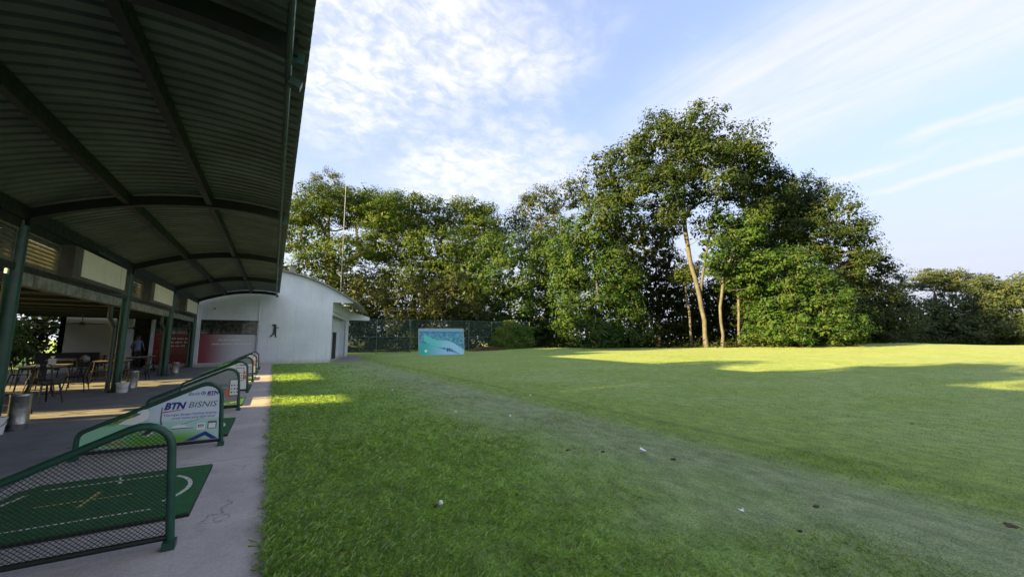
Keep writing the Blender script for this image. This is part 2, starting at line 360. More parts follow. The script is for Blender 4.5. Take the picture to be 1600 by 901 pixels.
# ------------------------------------------------------------ mesh tools
class MB:
    def __init__(s): s.v = []; s.f = []
    def add(s, v, f):
        k = len(s.v); s.v += [tuple(p) for p in v]; s.f += [tuple(i + k for i in q) for q in f]; return s
    def box(s, c, d, rz=0.0, rx=0.0, ry=0.0):
        M = Matrix.Rotation(rz, 3, 'Z') @ Matrix.Rotation(ry, 3, 'Y') @ Matrix.Rotation(rx, 3, 'X')
        v = []
        for x in (-.5, .5):
            for y in (-.5, .5):
                for z in (-.5, .5):
                    p = M @ Vector((x * d[0], y * d[1], z * d[2])); v.append((p.x + c[0], p.y + c[1], p.z + c[2]))
        return s.add(v, [(0, 1, 3, 2), (4, 6, 7, 5), (0, 4, 5, 1), (2, 3, 7, 6), (0, 2, 6, 4), (1, 5, 7, 3)])
    def sweep(s, pts, rad, n=8, cap=True, closed=False):
        pts = [Vector(p) for p in pts]
        if not hasattr(rad, '__len__'): rad = [rad] * len(pts)
        rings = []; prev = None
        for i, p in enumerate(pts):
            a = pts[i - 1] if (i or closed) else p; b = pts[(i + 1) % len(pts)] if (i < len(pts) - 1 or closed) else p
            t = (b - a).normalized()
            if prev is None:
                prev = Vector((0, 0, 1)) if abs(t.z) < .9 else Vector((1, 0, 0))
            u = (prev - t * prev.dot(t)); u = u.normalized() if u.length > 1e-6 else t.orthogonal().normalized()
            prev = u; w = t.cross(u)
            rings.append([p + (u * math.cos(2 * math.pi * k / n) + w * math.sin(2 * math.pi * k / n)) * rad[i] for k in range(n)])
        v = [q for r in rings for q in r]; f = []
        L = len(rings)
        for i in range(L if closed else L - 1):
            j = (i + 1) % L
            for k in range(n):
                f.append((i * n + k, i * n + (k + 1) % n, j * n + (k + 1) % n, j * n + k))
        if cap and not closed:
            f.append(tuple(range(n))[::-1]); f.append(tuple((L - 1) * n + k for k in range(n)))
        return s.add(v, f)
    def prism(s, poly, axis, a, b):
        # polygon in the two other axes, extruded along axis from a to b
        def P(p, h):
            return {'x': (h, p[0], p[1]), 'y': (p[0], h, p[1]), 'z': (p[0], p[1], h)}[axis]
        n = len(poly)
        v = [P(p, a) for p in poly] + [P(p, b) for p in poly]
        f = [tuple(range(n)), tuple(range(2 * n - 1, n - 1, -1))] + [(i, i + n, (i + 1) % n + n, (i + 1) % n) for i in range(n)]
        return s.add(v, f)
    def lathe(s, c, prof, n=20):
        v = []; f = []
        for r, z in prof:
            v += [(c[0] + r * math.cos(2 * math.pi * k / n), c[1] + r * math.sin(2 * math.pi * k / n), c[2] + z) for k in range(n)]
        for i in range(len(prof) - 1):
            for k in range(n): f.append((i * n + k, i * n + (k + 1) % n, (i + 1) * n + (k + 1) % n, (i + 1) * n + k))
        f.append(tuple(range(n))[::-1]); f.append(tuple((len(prof) - 1) * n + k for k in range(n)))
        return s.add(v, f)
    def mesh(s, name, m, smooth=False, fix=True):
        me = bpy.data.meshes.new(name); me.from_pydata(s.v, [], s.f)
        if fix:
            bm = bmesh.new(); bm.from_mesh(me); bmesh.ops.recalc_face_normals(bm, faces=bm.faces); bm.to_mesh(me); bm.free()
        if smooth:
            for p in me.polygons: p.use_smooth = True
            try: me.set_sharp_from_angle(angle=R(38))
            except Exception: pass
        if m: me.materials.append(m)
        return me
    def build(s, name, m, parent=None, smooth=False, fix=True):
        return link(name, s.mesh(name, m, smooth, fix), parent)

def link(name, me, parent=None, loc=None):
    o = bpy.data.objects.new(name, me); C.objects.link(o)
    if parent: o.parent = parent
    if loc: o.location = loc
    return o
def tag(o, label, cat, group=None):
    o['label'] = label; o['category'] = cat
    if group: o['group'] = group
    return o
def thing(name, label, cat, loc=(0, 0, 0), rz=0.0, group=None):
    o = bpy.data.objects.new(name, None); o.empty_display_size = 0.2; C.objects.link(o)
    o.location = loc; o.rotation_euler = (0, 0, rz)
    return tag(o, label, cat, group)
def struct(o, label=None):
    o['kind'] = 'structure'
    if label: o['label'] = label
    return o
def dup(root, loc, rz, label, group=None):
    r = root.copy(); C.objects.link(r); r.location = loc; r.rotation_euler = (0, 0, rz); r['label'] = label
    if group: r['group'] = group
    for ch in list(root.children):
        c = ch.copy(); C.objects.link(c); c.parent = r
        for g in list(ch.children):
            d = g.copy(); C.objects.link(d); d.parent = c
    return r
def arc(cx, cz, r, a0, a1, n):
    return [(cx + r * math.cos(R(a0 + (a1 - a0) * i / n)), cz + r * math.sin(R(a0 + (a1 - a0) * i / n))) for i in range(n + 1)]
def text_mesh(name, body, size, m, shear=0.0, bold=0.0):
    cu = bpy.data.curves.new('lettering', 'FONT'); cu.body = body; cu.size = size; cu.shear = shear; cu.offset = bold; cu.resolution_u = 3
    o = bpy.data.objects.new('lettering', cu); C.objects.link(o)
    dg = bpy.context.evaluated_depsgraph_get(); dg.update()
    me = bpy.data.meshes.new_from_object(o.evaluated_get(dg))
    bpy.data.objects.remove(o); bpy.data.curves.remove(cu)
    me.name = name
    for v in me.vertices: v.co = (v.co.x, -0.0, v.co.y)
    me.materials.clear(); me.materials.append(m)
    return me

# ================================================================ ground
def terr(x, y):
    z = 1.05 * np.exp(-((x - 72) / 30) ** 2 - ((y - 27) / 17) ** 2)
    z = z + 0.45 * np.exp(-((x - 33) / 14) ** 2 - ((y - 42) / 10) ** 2)
    z = z + 0.25 * np.exp(-((x - 24) / 9) ** 2 - ((y - 22) / 8) ** 2)
    z = z + 0.35 * np.exp(-((x - 130) / 45) ** 2 - ((y - 15) / 40) ** 2)
    return z + np.where(np.asarray(x) < -0.5, -0.05, 0.019)
def axis(lo, hi, step0, grow, centre):
    out = [centre]; s = step0
    while out[-1] < hi: out.append(out[-1] + s); s = s * grow if out[-1] - centre > 40 else s
    left = [centre]; s = step0
    while left[-1] > lo: left.append(left[-1] - s); s = s * grow if centre - left[-1] > 15 else s
    return np.array(sorted(set(left + out)))
gx = axis(-1500, 2000, 1.0, 1.06, 40.0); gy = axis(-1500, 2000, 1.0, 1.06, 15.0)
XX, YY = np.meshgrid(gx, gy); ZZ = terr(XX, YY)
nx, ny = len(gx), len(gy)
idx = np.arange(nx * ny).reshape(ny, nx)
me = bpy.data.meshes.new('lawn')
me.from_pydata(np.stack([XX.ravel(), YY.ravel(), ZZ.ravel()], 1).tolist(), [], np.stack([idx[:-1, :-1].ravel(), idx[:-1, 1:].ravel(), idx[1:, 1:].ravel(), idx[1:, :-1].ravel()], 1).tolist())
for p in me.polygons: p.use_smooth = True
me.materials.append(lawn_material())
struct(link('lawn', me), 'mown driving range lawn with dewy and worn patches')

struct(MB().box((-6.65, 9.3, -0.1), (8.9, 38.6, 0.2)).build('pavilion_floor', floor_dark))
tee = MB()
yy = -10.0
slabs = []
while yy < 28.5:
    y1 = min(yy + 3.25, 28.58)
    slabs.append((yy, y1)); yy = y1
walk = struct(MB().box((-1.08, 9.3, -0.12), (2.22, 38.6, 0.2)).build('tee_walkway', floor_pale))
for a, b in slabs:
    MB().box((-1.08, (a + b) / 2, 0.0), (2.236, b - a - 0.012, 0.05)).build('concrete_slab', floor_pale, walk)
struct(MB().box((-3.0, 28.33, 0.06), (5.6, 0.46, 0.13)).build('wall_plinth', floor_pale))
apron = [(3.3, 28.65), (4.9, 28.4), (7.1, 38.9), (5.9, 39.0)]
struct(MB().prism(apron, 'z', -0.1, 0.045).build('entrance_paving', floor_pale))

# ============================================================== pavilion
COLX = -3.85
BAYS = [-8, -2, 4, 10, 16, 22, 28]
def arch_z(x): return 4.20 - 0.083 * (x + 1.0) ** 2
pav = thing('pavilion', 'long open pavilion with dark green arched corrugated roof over the tee bays', 'pavilion', (0, 0, 0))
# corrugated roof sheets, one metre each, crossing from the columns to the eave
XS = [COLX - 0.25 + (0.125 - COLX + 0.25) * i / 18 for i in range(19)]
sh = MB()
PER = 0.2; prof = []
for q in range(5):
    y0_ = q * PER; prof += [(y0_, 0.0), (y0_ + .125, 0.0), (y0_ + .143, 0.042), (y0_ + .182, 0.042)]
prof += [(1.0, 0.0), (1.03, 0.0)]
NS = len(prof) - 1
vv = []
for i, x in enumerate(XS):
    for (y, h) in prof: vv.append((x, y, arch_z(x) + 0.232 + h))
ff = [(i * (NS + 1) + j, (i + 1) * (NS + 1) + j, (i + 1) * (NS + 1) + j + 1, i * (NS + 1) + j + 1) for i in range(18) for j in range(NS)]
sh.add(vv, ff)
n0 = len(vv)
top = [(x, y, z + 0.004) for x, y, z in vv]
sh.add(top, [tuple(reversed(q)) for q in ff])
sheet_mesh = sh.mesh('roof_sheet', sheet_under, smooth=False, fix=False)
k = 0; y = -8.6
while y < 28.3:
    link('roof_sheet', sheet_mesh, pav, (0, y, 0.003 * (k % 2))); y += 1.0; k += 1
for b in BAYS:
    m = MB(); P = [(x, arch_z(x)) for x in [COLX + (0.02 - COLX) * i / 16 for i in range(17)]]
    poly = P + [(x, z + 0.17) for x, z in reversed(P)]
    for q in range(16):
        a0, a1 = P[q], P[q + 1]
        m.add([(a0[0], b - .05, a0[1]), (a1[0], b - .05, a1[1]), (a1[0], b - .05, a1[1] + .17), (a0[0], b - .05, a0[1] + .17),
               (a0[0], b + .05, a0[1]), (a1[0], b + .05, a1[1]), (a1[0], b + .05, a1[1] + .17), (a0[0], b + .05, a0[1] + .17)],
              [(0, 1, 2, 3), (7, 6, 5, 4), (0, 4, 5, 1), (3, 2, 6, 7)] + ([(0, 3, 7, 4)] if q == 0 else []) + ([(1, 5, 6, 2)] if q == 15 else []))
    # flange plates under and above
    for q in range(16):
        a0, a1 = P[q], P[q + 1]
        m.box(((a0[0] + a1[0]) / 2, b, (a0[1] + a1[1]) / 2 - 0.006), (math.hypot(a1[0] - a0[0], a1[1] - a0[1]) + .004, 0.13, 0.012), ry=-math.atan2(a1[1] - a0[1], a1[0] - a0[0]))
    m.build('arched_rafter', dark_steel, pav)
for x in (-1.31, -2.55, COLX + 0.02):
    MB().box((x, 10, arch_z(x) + (0.12 if x > -3 else 0.10)), (0.10 if x > -3 else .14, 36.6, 0.20 if x > -3 else 0.24)).build('purlin', dark_steel, pav)
MB().sweep([(-0.045, -8.3, 4.06), (-0.045, 28.3, 4.06)], 0.028, 8).build('eave_tube', tube_steel, pav, True)
for b in BAYS:
    MB().box((0.0, b, 4.10), (0.16, 0.07, 0.10)).build('eave_bracket', green_steel, pav)
fl = MB().box((0.02, 4.25, 4.0), (0.11, 0.09, 0.075), ry=0.3).build('floodlight', tube_steel, pav)
MB().sweep([(0.05, 4.25, 3.98), (0.09, 4.1, 4.05), (0.12, 3.95, 4.24)], 0.004, 5).build('cable', tube_steel, fl)
for b in BAYS:
    col_ = MB().sweep([(COLX, b, 0.012), (COLX, b, 3.56)], 0.105, 20).build('column', green_steel, pav, True)
    bp = MB().box((COLX, b, 0.008), (0.30, 0.30, 0.016))
    for sx_ in (-.12, .12):
        for sy_ in (-.12, .12): bp.lathe((COLX + sx_, b + sy_, 0.016), [(0.014, 0), (0.014, .02), (0.006, .024)], 6)
    bp.build('base_plate', dark_steel, col_)
    MB().box((COLX + .02, b, 3.50), (0.22, 0.16, 0.14)).build('cap_plate', dark_steel, col_)
# upper side between the columns: louvres, blank sign boxes, fascia tiles, box gutter with downpipes
for b in BAYS[:-1]:
    y0, y1 = b + 0.13, b + 5.87
    MB().box((COLX, (y0 + y1) / 2, 2.715), (0.12, y1 - y0, 0.10)).build('side_beam', dark_steel, pav)
    MB().box((COLX, (y0 + y1) / 2, 3.45), (0.10, y1 - y0, 0.15)).build('side_beam', dark_steel, pav)
    for (l0, l1) in ((y0 + .02, b + 1.42), (b + 4.72, y1 - .02)):
        fr = MB()
        for zz in (2.80, 3.35): fr.box((COLX, (l0 + l1) / 2, zz), (0.07, l1 - l0, 0.04))
        for q in (l0 + .02, l1 - .02): fr.box((COLX, q, 3.075), (0.07, 0.04, 0.51))
        lf = fr.build('louvre_frame', louvre_m, pav)
        for q in range(7):
            MB().box((COLX, (l0 + l1) / 2, 2.86 + q * 0.072), (0.012, l1 - l0 - .08, 0.098), ry=R(-32)).build('louvre_slat', louvre_m, lf)
    bx_ = MB().box((COLX + 0.12, b + 3.07, 3.07), (0.26, 3.28, 0.66)).build('sign_box', box_side, pav)
    MB().box((COLX + 0.258, b + 3.03, 3.105), (0.012, 2.44, 0.57)).build('sign_face', cream_panel, bx_)
    MB().box((COLX + 0.258, b + 4.47, 3.105), (0.012, 0.36, 0.57)).build('sign_face', cream_panel, bx_)
    ye = y0
    for w_ in (0.42, 1.02, 0.98, 1.0, 0.98, 0.94):
        MB().box((COLX + 0.02 + random.Random(b * 7 + w_).uniform(-.004, .004), ye + w_ / 2, 2.545), (0.05, w_ - .014, 0.215)).build('fascia_tile', tile_m, pav)
        ye += w_
    MB().box((COLX - 0.14, (y0 + ye) / 2, 2.555), (0.24, ye - y0 - .02, 0.18)).build('box_gutter', pvc, pav)
    MB().sweep([(COLX - .12, ye - .2, 2.47), (COLX - .12, ye - .2, 2.22), (COLX - .125, ye - .17, 2.10), (COLX - .14, b + 5.86, 1.86), (COLX - .14, b + 5.86, 0.03)], 0.055, 12).build('downpipe', pvc, pav, True)
# fluorescent batten on the soffit edge
MB().box((COLX + .22, 13.2, 3.50), (0.05, 1.2, 0.05)).build('batten_lamp', tube_steel, pav)

# lean-to canopy on the garden side
ln = thing('lean_to_canopy', 'low dark canopy over the cafe tables behind the green columns', 'canopy', (0, 0, 0))
MB().prism([(-4.12, 2.56), (-9.6, 2.62), (-9.6, 2.70), (-4.12, 2.64)], 'y', -8.6, 28.45).build('roof', ceil_dark, ln)
for b in BAYS:
    if b < 27: MB().sweep([(-9.3, b + 2.5, 0.0), (-9.3, b + 2.5, 2.61)], 0.05, 10).build('post', dark_steel, ln, True)
for q in range(-8, 28, 2):
    MB().box((-6.85, q, 2.535), (5.3, 0.06, 0.08), ry=R(0.6)).build('rafter', dark_steel, ln)
for yf in (13.0, 19.0, 25.0):
    f_ = thing('ceiling_fan', {13.0: 'ceiling fan under the low canopy, nearest to camera', 19.0: 'ceiling fan under the low canopy, middle of three', 25.0: 'ceiling fan under the low canopy, nearest the doorway'}[yf], 'fan', (-5.6, yf, 2.02), 0.4, 'ceiling fans')
    MB().sweep([(0, 0, 0.05), (0, 0, 0.34)], 0.012, 6).build('rod', dark_steel, f_)
    MB().lathe((0, 0, -.05), [(0.03, 0), (0.09, .01), (0.10, .06), (0.05, .10)], 14).build('motor', dark_steel, f_, True)
    for q in range(3):
        MB().box((math.cos(q * 2.094) * .33, math.sin(q * 2.094) * .33, 0.0), (0.46, 0.11, 0.008), rz=q * 2.094, rx=0.2).build('blade', dark_steel, f_)

# ======================================================== white building
YW = 28.6
def roof_z(x): return 5.90 - 0.062 * (x + 0.9) ** 2 if x > -7.2 else 3.44
wb = thing('white_building', 'white rendered building with curved roof at the end of the pavilion', 'building', (0, YW, 0))
def wall_poly(poly, name='wall', m=white_wall, t=0.2, y=0.0):
    return MB().prism(poly, 'y', y, y + t).build(name, m, wb)
curve = [(x, roof_z(x) - 0.10) for x in [-9.2 + i * (4.45 + 9.2) / 28 for i in range(29)]]
# front wall with window opening, door opening and red glazed front
ZT = 3.92
upper = [(-9.2, 2.62)] + [(-9.2, curve[0][1])] if False else None
wall_poly([(-9.2, 2.62), (3.2, 2.62), (3.2, ZT), (4.45, ZT)] + [c for c in reversed(curve)], 'gable_wall')
wall_poly([(-0.83, 0.0), (3.2, 0.0), (3.2, 2.62), (-0.83, 2.62)], 'wall')
wall_poly([(-9.2, 0.0), (-7.15, 0.0), (-7.15, 2.62), (-9.2, 2.62)], 'cream_wall', wall_cream)
MB().box((-6.62, -.03, 1.31), (0.34, 0.3, 2.62)).build('pillar', white_wall, wb)
MB().box((-5.66, -.03, 1.31), (0.12, 0.26, 2.62)).build('door_post', white_wall, wb)
MB().box((-3.72, -.06, 1.72), (0.17, 0.34, 3.44)).build('pilaster', white_wall, wb)
MB().box((-0.868, -.01, 2.05), (0.03, 0.05, 4.1)).build('wall_joint_trim', white_wall, wb)
# door leaf area: dark interior box
MB().prism([(-9.0, 0.2), (3.2, 0.2), (5.5, 10.0), (-9.0, 10.0)], 'z', 0.0, 0.04).build('interior_floor', wall_cream, wb)
MB().box((-4.0, 4.2, 1.4), (10.0, 0.1, 2.8)).build('interior_wall', wall_cream, wb)
MB().box((-4.0, 2.2, 2.75), (10.0, 4.0, 0.06)).build('interior_ceiling', wall_cream, wb)
MB().box((-9.1, 5.0, 1.9), (0.2, 10.0, 3.8)).build('side_wall', wall_cream, wb)
# glazing: dark panes above, printed film below
def film_material():
    m = bpy.data.materials.new('gradient_glass_film'); m.use_nodes = True
    t = NT(m.node_tree); b = m.node_tree.nodes['Principled BSDF']
    sp = t.node('ShaderNodeSeparateXYZ'); t.set(sp.inputs[0], t.node('ShaderNodeTexCoord').outputs['Object'])
    c = t.mix(t.ramp(sp.outputs[0], -3.6, -1.75), (0.22, 0.030, 0.045), (0.52, 0.55, 0.62))
    t.set(b.inputs['Base Color'], c); b.inputs['Roughness'].default_value = 0.35
    return m
film = film_material()
MB().box((-2.235, .08, .98), (2.79, 0.02, 1.62)).build('film_pane', film, wb)
MB().box((-4.71, .08, .98), (1.77, 0.02, 1.62)).build('film_pane', red_film, wb)
for (a, b) in ((-3.62, -2.95), (-2.92, -1.75), (-1.72, -0.85)):
    MB().box(((a + b) / 2, .09, 2.205), (b - a, 0.012, 0.80)).build('pane', dark_glass, wb)
for (a, b) in ((-5.59, -4.72), (-4.70, -3.82)):
    MB().box(((a + b) / 2, .09, 2.205), (b - a, 0.012, 0.80)).build('pane', dark_glass, wb)
for x in (-2.935, -1.735):
    MB().box((x, .085, 2.205), (0.035, 0.05, 0.80)).build('mullion', print_black, wb)
MB().box((-2.235, .085, 1.80), (2.79, 0.05, 0.03)).build('transom', print_black, wb)
MB().box((-0.85, .06, 0.95), (0.05, 0.07, 1.62)).build('door_stile', print_black, wb)
MB().box((-2.235, .07, 0.085), (2.79, 0.16, 0.17)).build('sill', white_wall, wb)
MB().box((-4.71, .07, 0.085), (1.77, 0.16, 0.17)).build('sill', white_wall, wb)
def word_bars(parent, x, z, y, total, h, seed, m):
    # lines of print too small to read: word-long dashes
    rr = random.Random(seed); q = x
    b_ = MB()
    while q < x + total - .04:
        w = min(rr.uniform(.10, .26) * total, x + total - q); nl = max(2, int(w / (h * .75)))
        for k_ in range(nl):
            b_.box((q + (k_ + .5) * w / nl, y, z + h * (.5 if rr.random() < .7 else .62)), (w / nl * .62, 0.001, h * (1 if rr.random() < .7 else 1.3)))
        q += w + h * .7
    return b_.build('small_print', m, parent)
for z_, w_, x_ in ((1.50, 1.15, -5.25), (1.30, 1.30, -5.30), (1.10, 0.95, -5.15)):
    word_bars(wb, x_, z_, 0.064, w_, 0.075, int(z_ * 100), print_white)
for x_, z_, w_ in ((-2.75, 1.44, 1.1), (-3.05, 1.20, 1.9)):
    word_bars(wb, x_, z_, 0.064, w_, 0.06, int(z_ * 100), print_white)
MB().lathe((-3.05, -0.03, 3.22), [(0.03, 0), (0.045, .02), (0.045, .06), (0.03, .08)], 10).build('wall_lamp', print_black, wb)
# roof shell following the splayed side
rs = MB(); NX = 30; NYr = 10
xs0 = [-9.6 + (4.52 + 9.6) * i / NX for i in range(NX + 1)]
vv = []
for s_ in (0, 0.07):
    for j in range(NYr + 1):
        t_ = j / NYr
        for i in range(NX + 1):
            u = i / NX
            x = xs0[i] + t_ * 2.95 * u; vv.append((x, -0.22 + 12.3 * t_, roof_z(xs0[i]) - .095 + s_ + 0.0))
Nr = NX + 1; A = (NYr + 1) * Nr; ff = []
for j in range(NYr):
    for i in range(NX):
        ff.append((j * Nr + i, j * Nr + i + 1, (j + 1) * Nr + i + 1, (j + 1) * Nr + i)); ff.append(tuple(A + q for q in reversed(ff[-1])))
for i in range(NX):
    ff.append((i, A + i, A + i + 1, i + 1)); e = NYr * Nr; ff.append((e + i, e + i + 1, A + e + i + 1, A + e + i))
for j in range(NYr):
    a_, b_ = j * Nr + NX, (j + 1) * Nr + NX; ff.append((a_, A + a_, A + b_, b_))
    a_, b_ = j * Nr, (j + 1) * Nr; ff.append((a_, b_, A + b_, A + a_))
rs.add(vv, ff)
roof_metal = mat('grey_roof_metal', (0.30, 0.31, 0.31), 0.5, 0.2, 0.15, 1.5)
rf = rs.build('roof', roof_metal, wb, True)
MB().sweep([(4.60, -0.25, 4.02), (7.6, 12.0, 4.02)], 0.05, 8).build('gutter', roof_metal, rf, True)
MB().box((0.75, 1.0, 5.95), (0.35, 0.5, 0.30)).build('roof_vent', roof_metal, rf)
# splayed side facade: lintel, pier, recessed wall with door
def along(t_, off=0.0):
    a = Vector((3.2, 0.1)); b = Vector((5.75, 10.2)); d = (b - a).normalized(); n = Vector((d.y, -d.x))
    p = a + (b - a) * t_ + n * off; return (p.x, p.y)
def band(t0, t1, o0, o1, z0, z1, name, m):
    MB().prism([along(t0, o0), along(t1, o0), along(t1, o1), along(t0, o1)], 'z', z0, z1).build(name, m, wb)
band(0.0, 1.0, -0.2, 0.0, 3.12, 4.12, 'lintel', white_wall)
band(0.83, 1.0, -0.203, 0.003, 0.0, 3.12, 'pier', white_wall)
band(0.0, 0.83, -0.62, -0.50, 0.04, 3.2, 'recess_wall', white_wall)
band(0.42, 0.60, -0.50, -0.46, 0.05, 2.05, 'door', print_black)
band(0.83, 0.85, -0.62, -0.205, 0.04, 3.2, 'recess_return', white_wall)
band(0.0, 1.0, -2.0, -0.0, 3.3, 3.36, 'porch_ceiling', wall_cream)
p_ = along(0.80, -0.05); MB().sweep([(p_[0], p_[1], 0.05), (p_[0], p_[1], 3.1)], 0.06, 8).build('downpipe', galv, wb, True)
MB().prism([(5.6, 3.25), (7.6, 3.25), (7.6, 3.55), (5.6, 4.15)], 'y', 10.6, 10.75).build('end_fascia', white_wall, wb)
MB().prism([(-9.2, 0), (5.8, 0), (5.8, 3.6), (-9.2, 3.6)], 'y', 11.0, 11.2).build('rear_wall', white_wall, wb)

gs = [(0.02, 2.42), (-0.08, 2.43), (-0.13, 2.40), (-0.13, 2.33), (-0.07, 2.31), (-0.04, 2.27), (-0.07, 2.06), (-0.055, 1.92), (-0.14, 1.78), (-0.24, 1.68), (-0.22, 1.64), (-0.15, 1.66), (-0.03, 1.82), (0.02, 1.86), (0.05, 1.66), (0.14, 1.63), (0.14, 1.67), (0.10, 1.69), (0.10, 1.95), (0.08, 2.20), (0.16, 2.20), (0.22, 2.19), (0.22, 2.23), (0.16, 2.235), (0.09, 2.25), (0.07, 2.33), (0.075, 2.40)]
g_ = MB().prism(gs, 'y', YW - 0.045, YW - 0.012).build('golfer_silhouette', print_black)
tag(g_, 'black golfer silhouette fixed to the white wall', 'wall sign')
mast = thing('antenna_mast', 'tall thin pale antenna mast standing on the white building roof', 'mast', (4.05, 32.0, 4.0))
MB().sweep([(0, 0, 0.0), (0, 0, 4.5), (-.03, 0, 9.3)], [0.032, 0.026, 0.018], 8).build('pole', galv, mast, True)
MB().box((0, 0, 0.25), (0.2, 0.2, 0.4)).build('foot', galv, mast)
for z_ in (6.0, 8.4): MB().box((0, 0, z_), (0.5, 0.02, 0.02)).build('crossbar', galv, mast)

# ======================================================= tees: dividers, mats
def rounded(pts, r, n=7):
    out = []
    for i, (p, rr) in enumerate(zip(pts, r)):
        p = Vector(p)
        if i in (0, len(pts) - 1) or rr == 0: out.append((p.x, p.y)); continue
        a = (Vector(pts[i - 1]) - p).normalized(); b = (Vector(pts[i + 1]) - p).normalized()
        ang = a.angle(b); d = rr / math.tan(ang / 2)
        c = p + (a + b).normalized() * (rr / math.sin(ang / 2))
        s0 = p + a * d; s1 = p + b * d
        a0 = math.atan2(s0.y - c.y, s0.x - c.x); a1 = math.atan2(s1.y - c.y, s1.x - c.x)
        while a1 - a0 > math.pi: a1 -= 2 * math.pi
        while a1 - a0 < -math.pi: a1 += 2 * math.pi
        for k in range(n + 1): out.append((c.x + rr * math.cos(a0 + (a1 - a0) * k / n), c.y + rr * math.sin(a0 + (a1 - a0) * k / n)))
    return out
FR = rounded([(-1.47, 0.085), (-1.47, 0.335), (-0.06, 0.965), (0.0, 0.085)], [0, 0.11, 0.17, 0])
FR[-1] = (0.0, 0.05)
frame_mesh = MB().sweep([(x, 0, z) for x, z in FR], 0.027, 12).mesh('frame', green_steel, True)
bar_mesh = MB().sweep([(-1.47, 0, 0.095), (0.0, 0, 0.095)], 0.020, 8).mesh('bottom_bar', dark_steel, True)
foot_mesh = MB().box((0.0, -0.02, 0.04), (0.075, 0.09, 0.08)).box((0, -0.03, 0.006), (0.11, 0.15, 0.012)).mesh('foot', green_steel)
# woven infill clipped to the frame outline
def clip_seg(p, d, poly):
    t0, t1 = -1e9, 1e9
    n = len(poly)
    for i in range(n):
        a, b = poly[i], poly[(i + 1) % n]
        ex, ey = b[0] - a[0], b[1] - a[1]; nx_, ny_ = ey, -ex            # inside on the right for clockwise outline
        num = (a[0] - p[0]) * nx_ + (a[1] - p[1]) * ny_; den_ = d[0] * nx_ + d[1] * ny_
        if abs(den_) < 1e-9:
            if num < 0: return None
            continue
        t = num / den_
        if den_ > 0: t1 = min(t1, t)
        else: t0 = max(t0, t)
    return (t0, t1) if t1 - t0 > 0.01 else None
outline = [(x, max(z, 0.095)) for x, z in FR]
area = sum(outline[i][0] * outline[(i + 1) % len(outline)][1] - outline[(i + 1) % len(outline)][0] * outline[i][1] for i in range(len(outline)))
if area < 0: outline = outline[::-1]
mi = MB()
for sgn in (1, -1):
    d = (math.cos(sgn * R(42)), math.sin(sgn * R(42))); nrm = (-d[1], d[0])
    q = -1.9
    while q < 1.9:
        p = (-0.75 + nrm[0] * q, 0.45 + nrm[1] * q); cs = clip_seg(p, d, outline)
        if cs:
            a = (p[0] + d[0] * cs[0], p[1] + d[1] * cs[0]); b = (p[0] + d[0] * cs[1], p[1] + d[1] * cs[1]); w = 0.0019
            yb = 0.0015 * sgn
            mi.add([(a[0] - nrm[0] * w, yb, a[1] - nrm[1] * w), (b[0] - nrm[0] * w, yb, b[1] - nrm[1] * w), (b[0] + nrm[0] * w, yb, b[1] + nrm[1] * w), (a[0] + nrm[0] * w, yb, a[1] + nrm[1] * w),
                    (a[0] - nrm[0] * w, yb + .002, a[1] - nrm[1] * w), (b[0] - nrm[0] * w, yb + .002, b[1] - nrm[1] * w), (b[0] + nrm[0] * w, yb + .002, b[1] + nrm[1] * w), (a[0] + nrm[0] * w, yb + .002, a[1] + nrm[1] * w)],
                   [(0, 1, 2, 3), (7, 6, 5, 4), (0, 4, 5, 1), (2, 6, 7, 3)])
        q += 0.0205
infill_mesh = mi.mesh('wire_infill', dark_steel, fix=False)
def inset(poly, k):
    cx = sum(p[0] for p in poly) / len(poly); cz = sum(p[1] for p in poly) / len(poly)
    return [(cx + (p[0] - cx) * k, cz + (p[1] - cz) * k) for p in poly]
BN = rounded([(-1.435, 0.13), (-1.435, 0.325), (-0.075, 0.925), (-0.035, 0.13)], [0, 0.09, 0.15, 0])

def banner_material():
    m = bpy.data.materials.new('banner_golf_print'); m.use_nodes = True
    t = NT(m.node_tree); b = m.node_tree.nodes['Principled BSDF']
    pos = t.node('ShaderNodeTexCoord').outputs['Object']
    sp = t.node('ShaderNodeSeparateXYZ'); t.set(sp.inputs[0], pos); X, Z = sp.outputs[0], sp.outputs[2]
    n = t.noise(pos, 7, 4)
    skyc = t.mix(t.ramp(X, -1.1, -0.6), (0.30, 0.52, 0.45), (0.62, 0.72, 0.86))
    tree_ = t.m('MULTIPLY', t.ramp(X, -0.78, -0.98), t.ramp(t.m('ADD', Z, t.m('MULTIPLY', n, 0.10)), 0.42, 0.47))
    tcol = t.mix(t.ramp(t.noise(pos, 22, 4), 0.35, 0.65), (0.05, 0.16, 0.03), (0.22, 0.34, 0.06))
    c = t.mix(tree_, skyc, tcol)
    mint = t.mix(t.ramp(X, -1.2, -0.4), (0.26, 0.58, 0.40), (0.42, 0.66, 0.62))
    c = t.mix(t.ramp(t.m('ADD', Z, t.m('MULTIPLY', n, 0.03)), 0.455, 0.40), c, mint)
    gr = t.mix(t.noise(pos, 60, 3), (0.04, 0.24, 0.02), (0.20, 0.50, 0.05))
    lowg = t.m('MULTIPLY', t.ramp(t.m('ADD', Z, t.m('MULTIPLY', X, 0.12)), 0.30, 0.10), t.m('MULTIPLY', t.ramp(X, -1.2, -0.9), t.ramp(X, -0.02, -0.42)))
    c = t.mix(lowg, c, gr)
    t.set(b.inputs['Base Color'], c); b.inputs['Roughness'].default_value = 0.4
    return m
banner_print = banner_material()
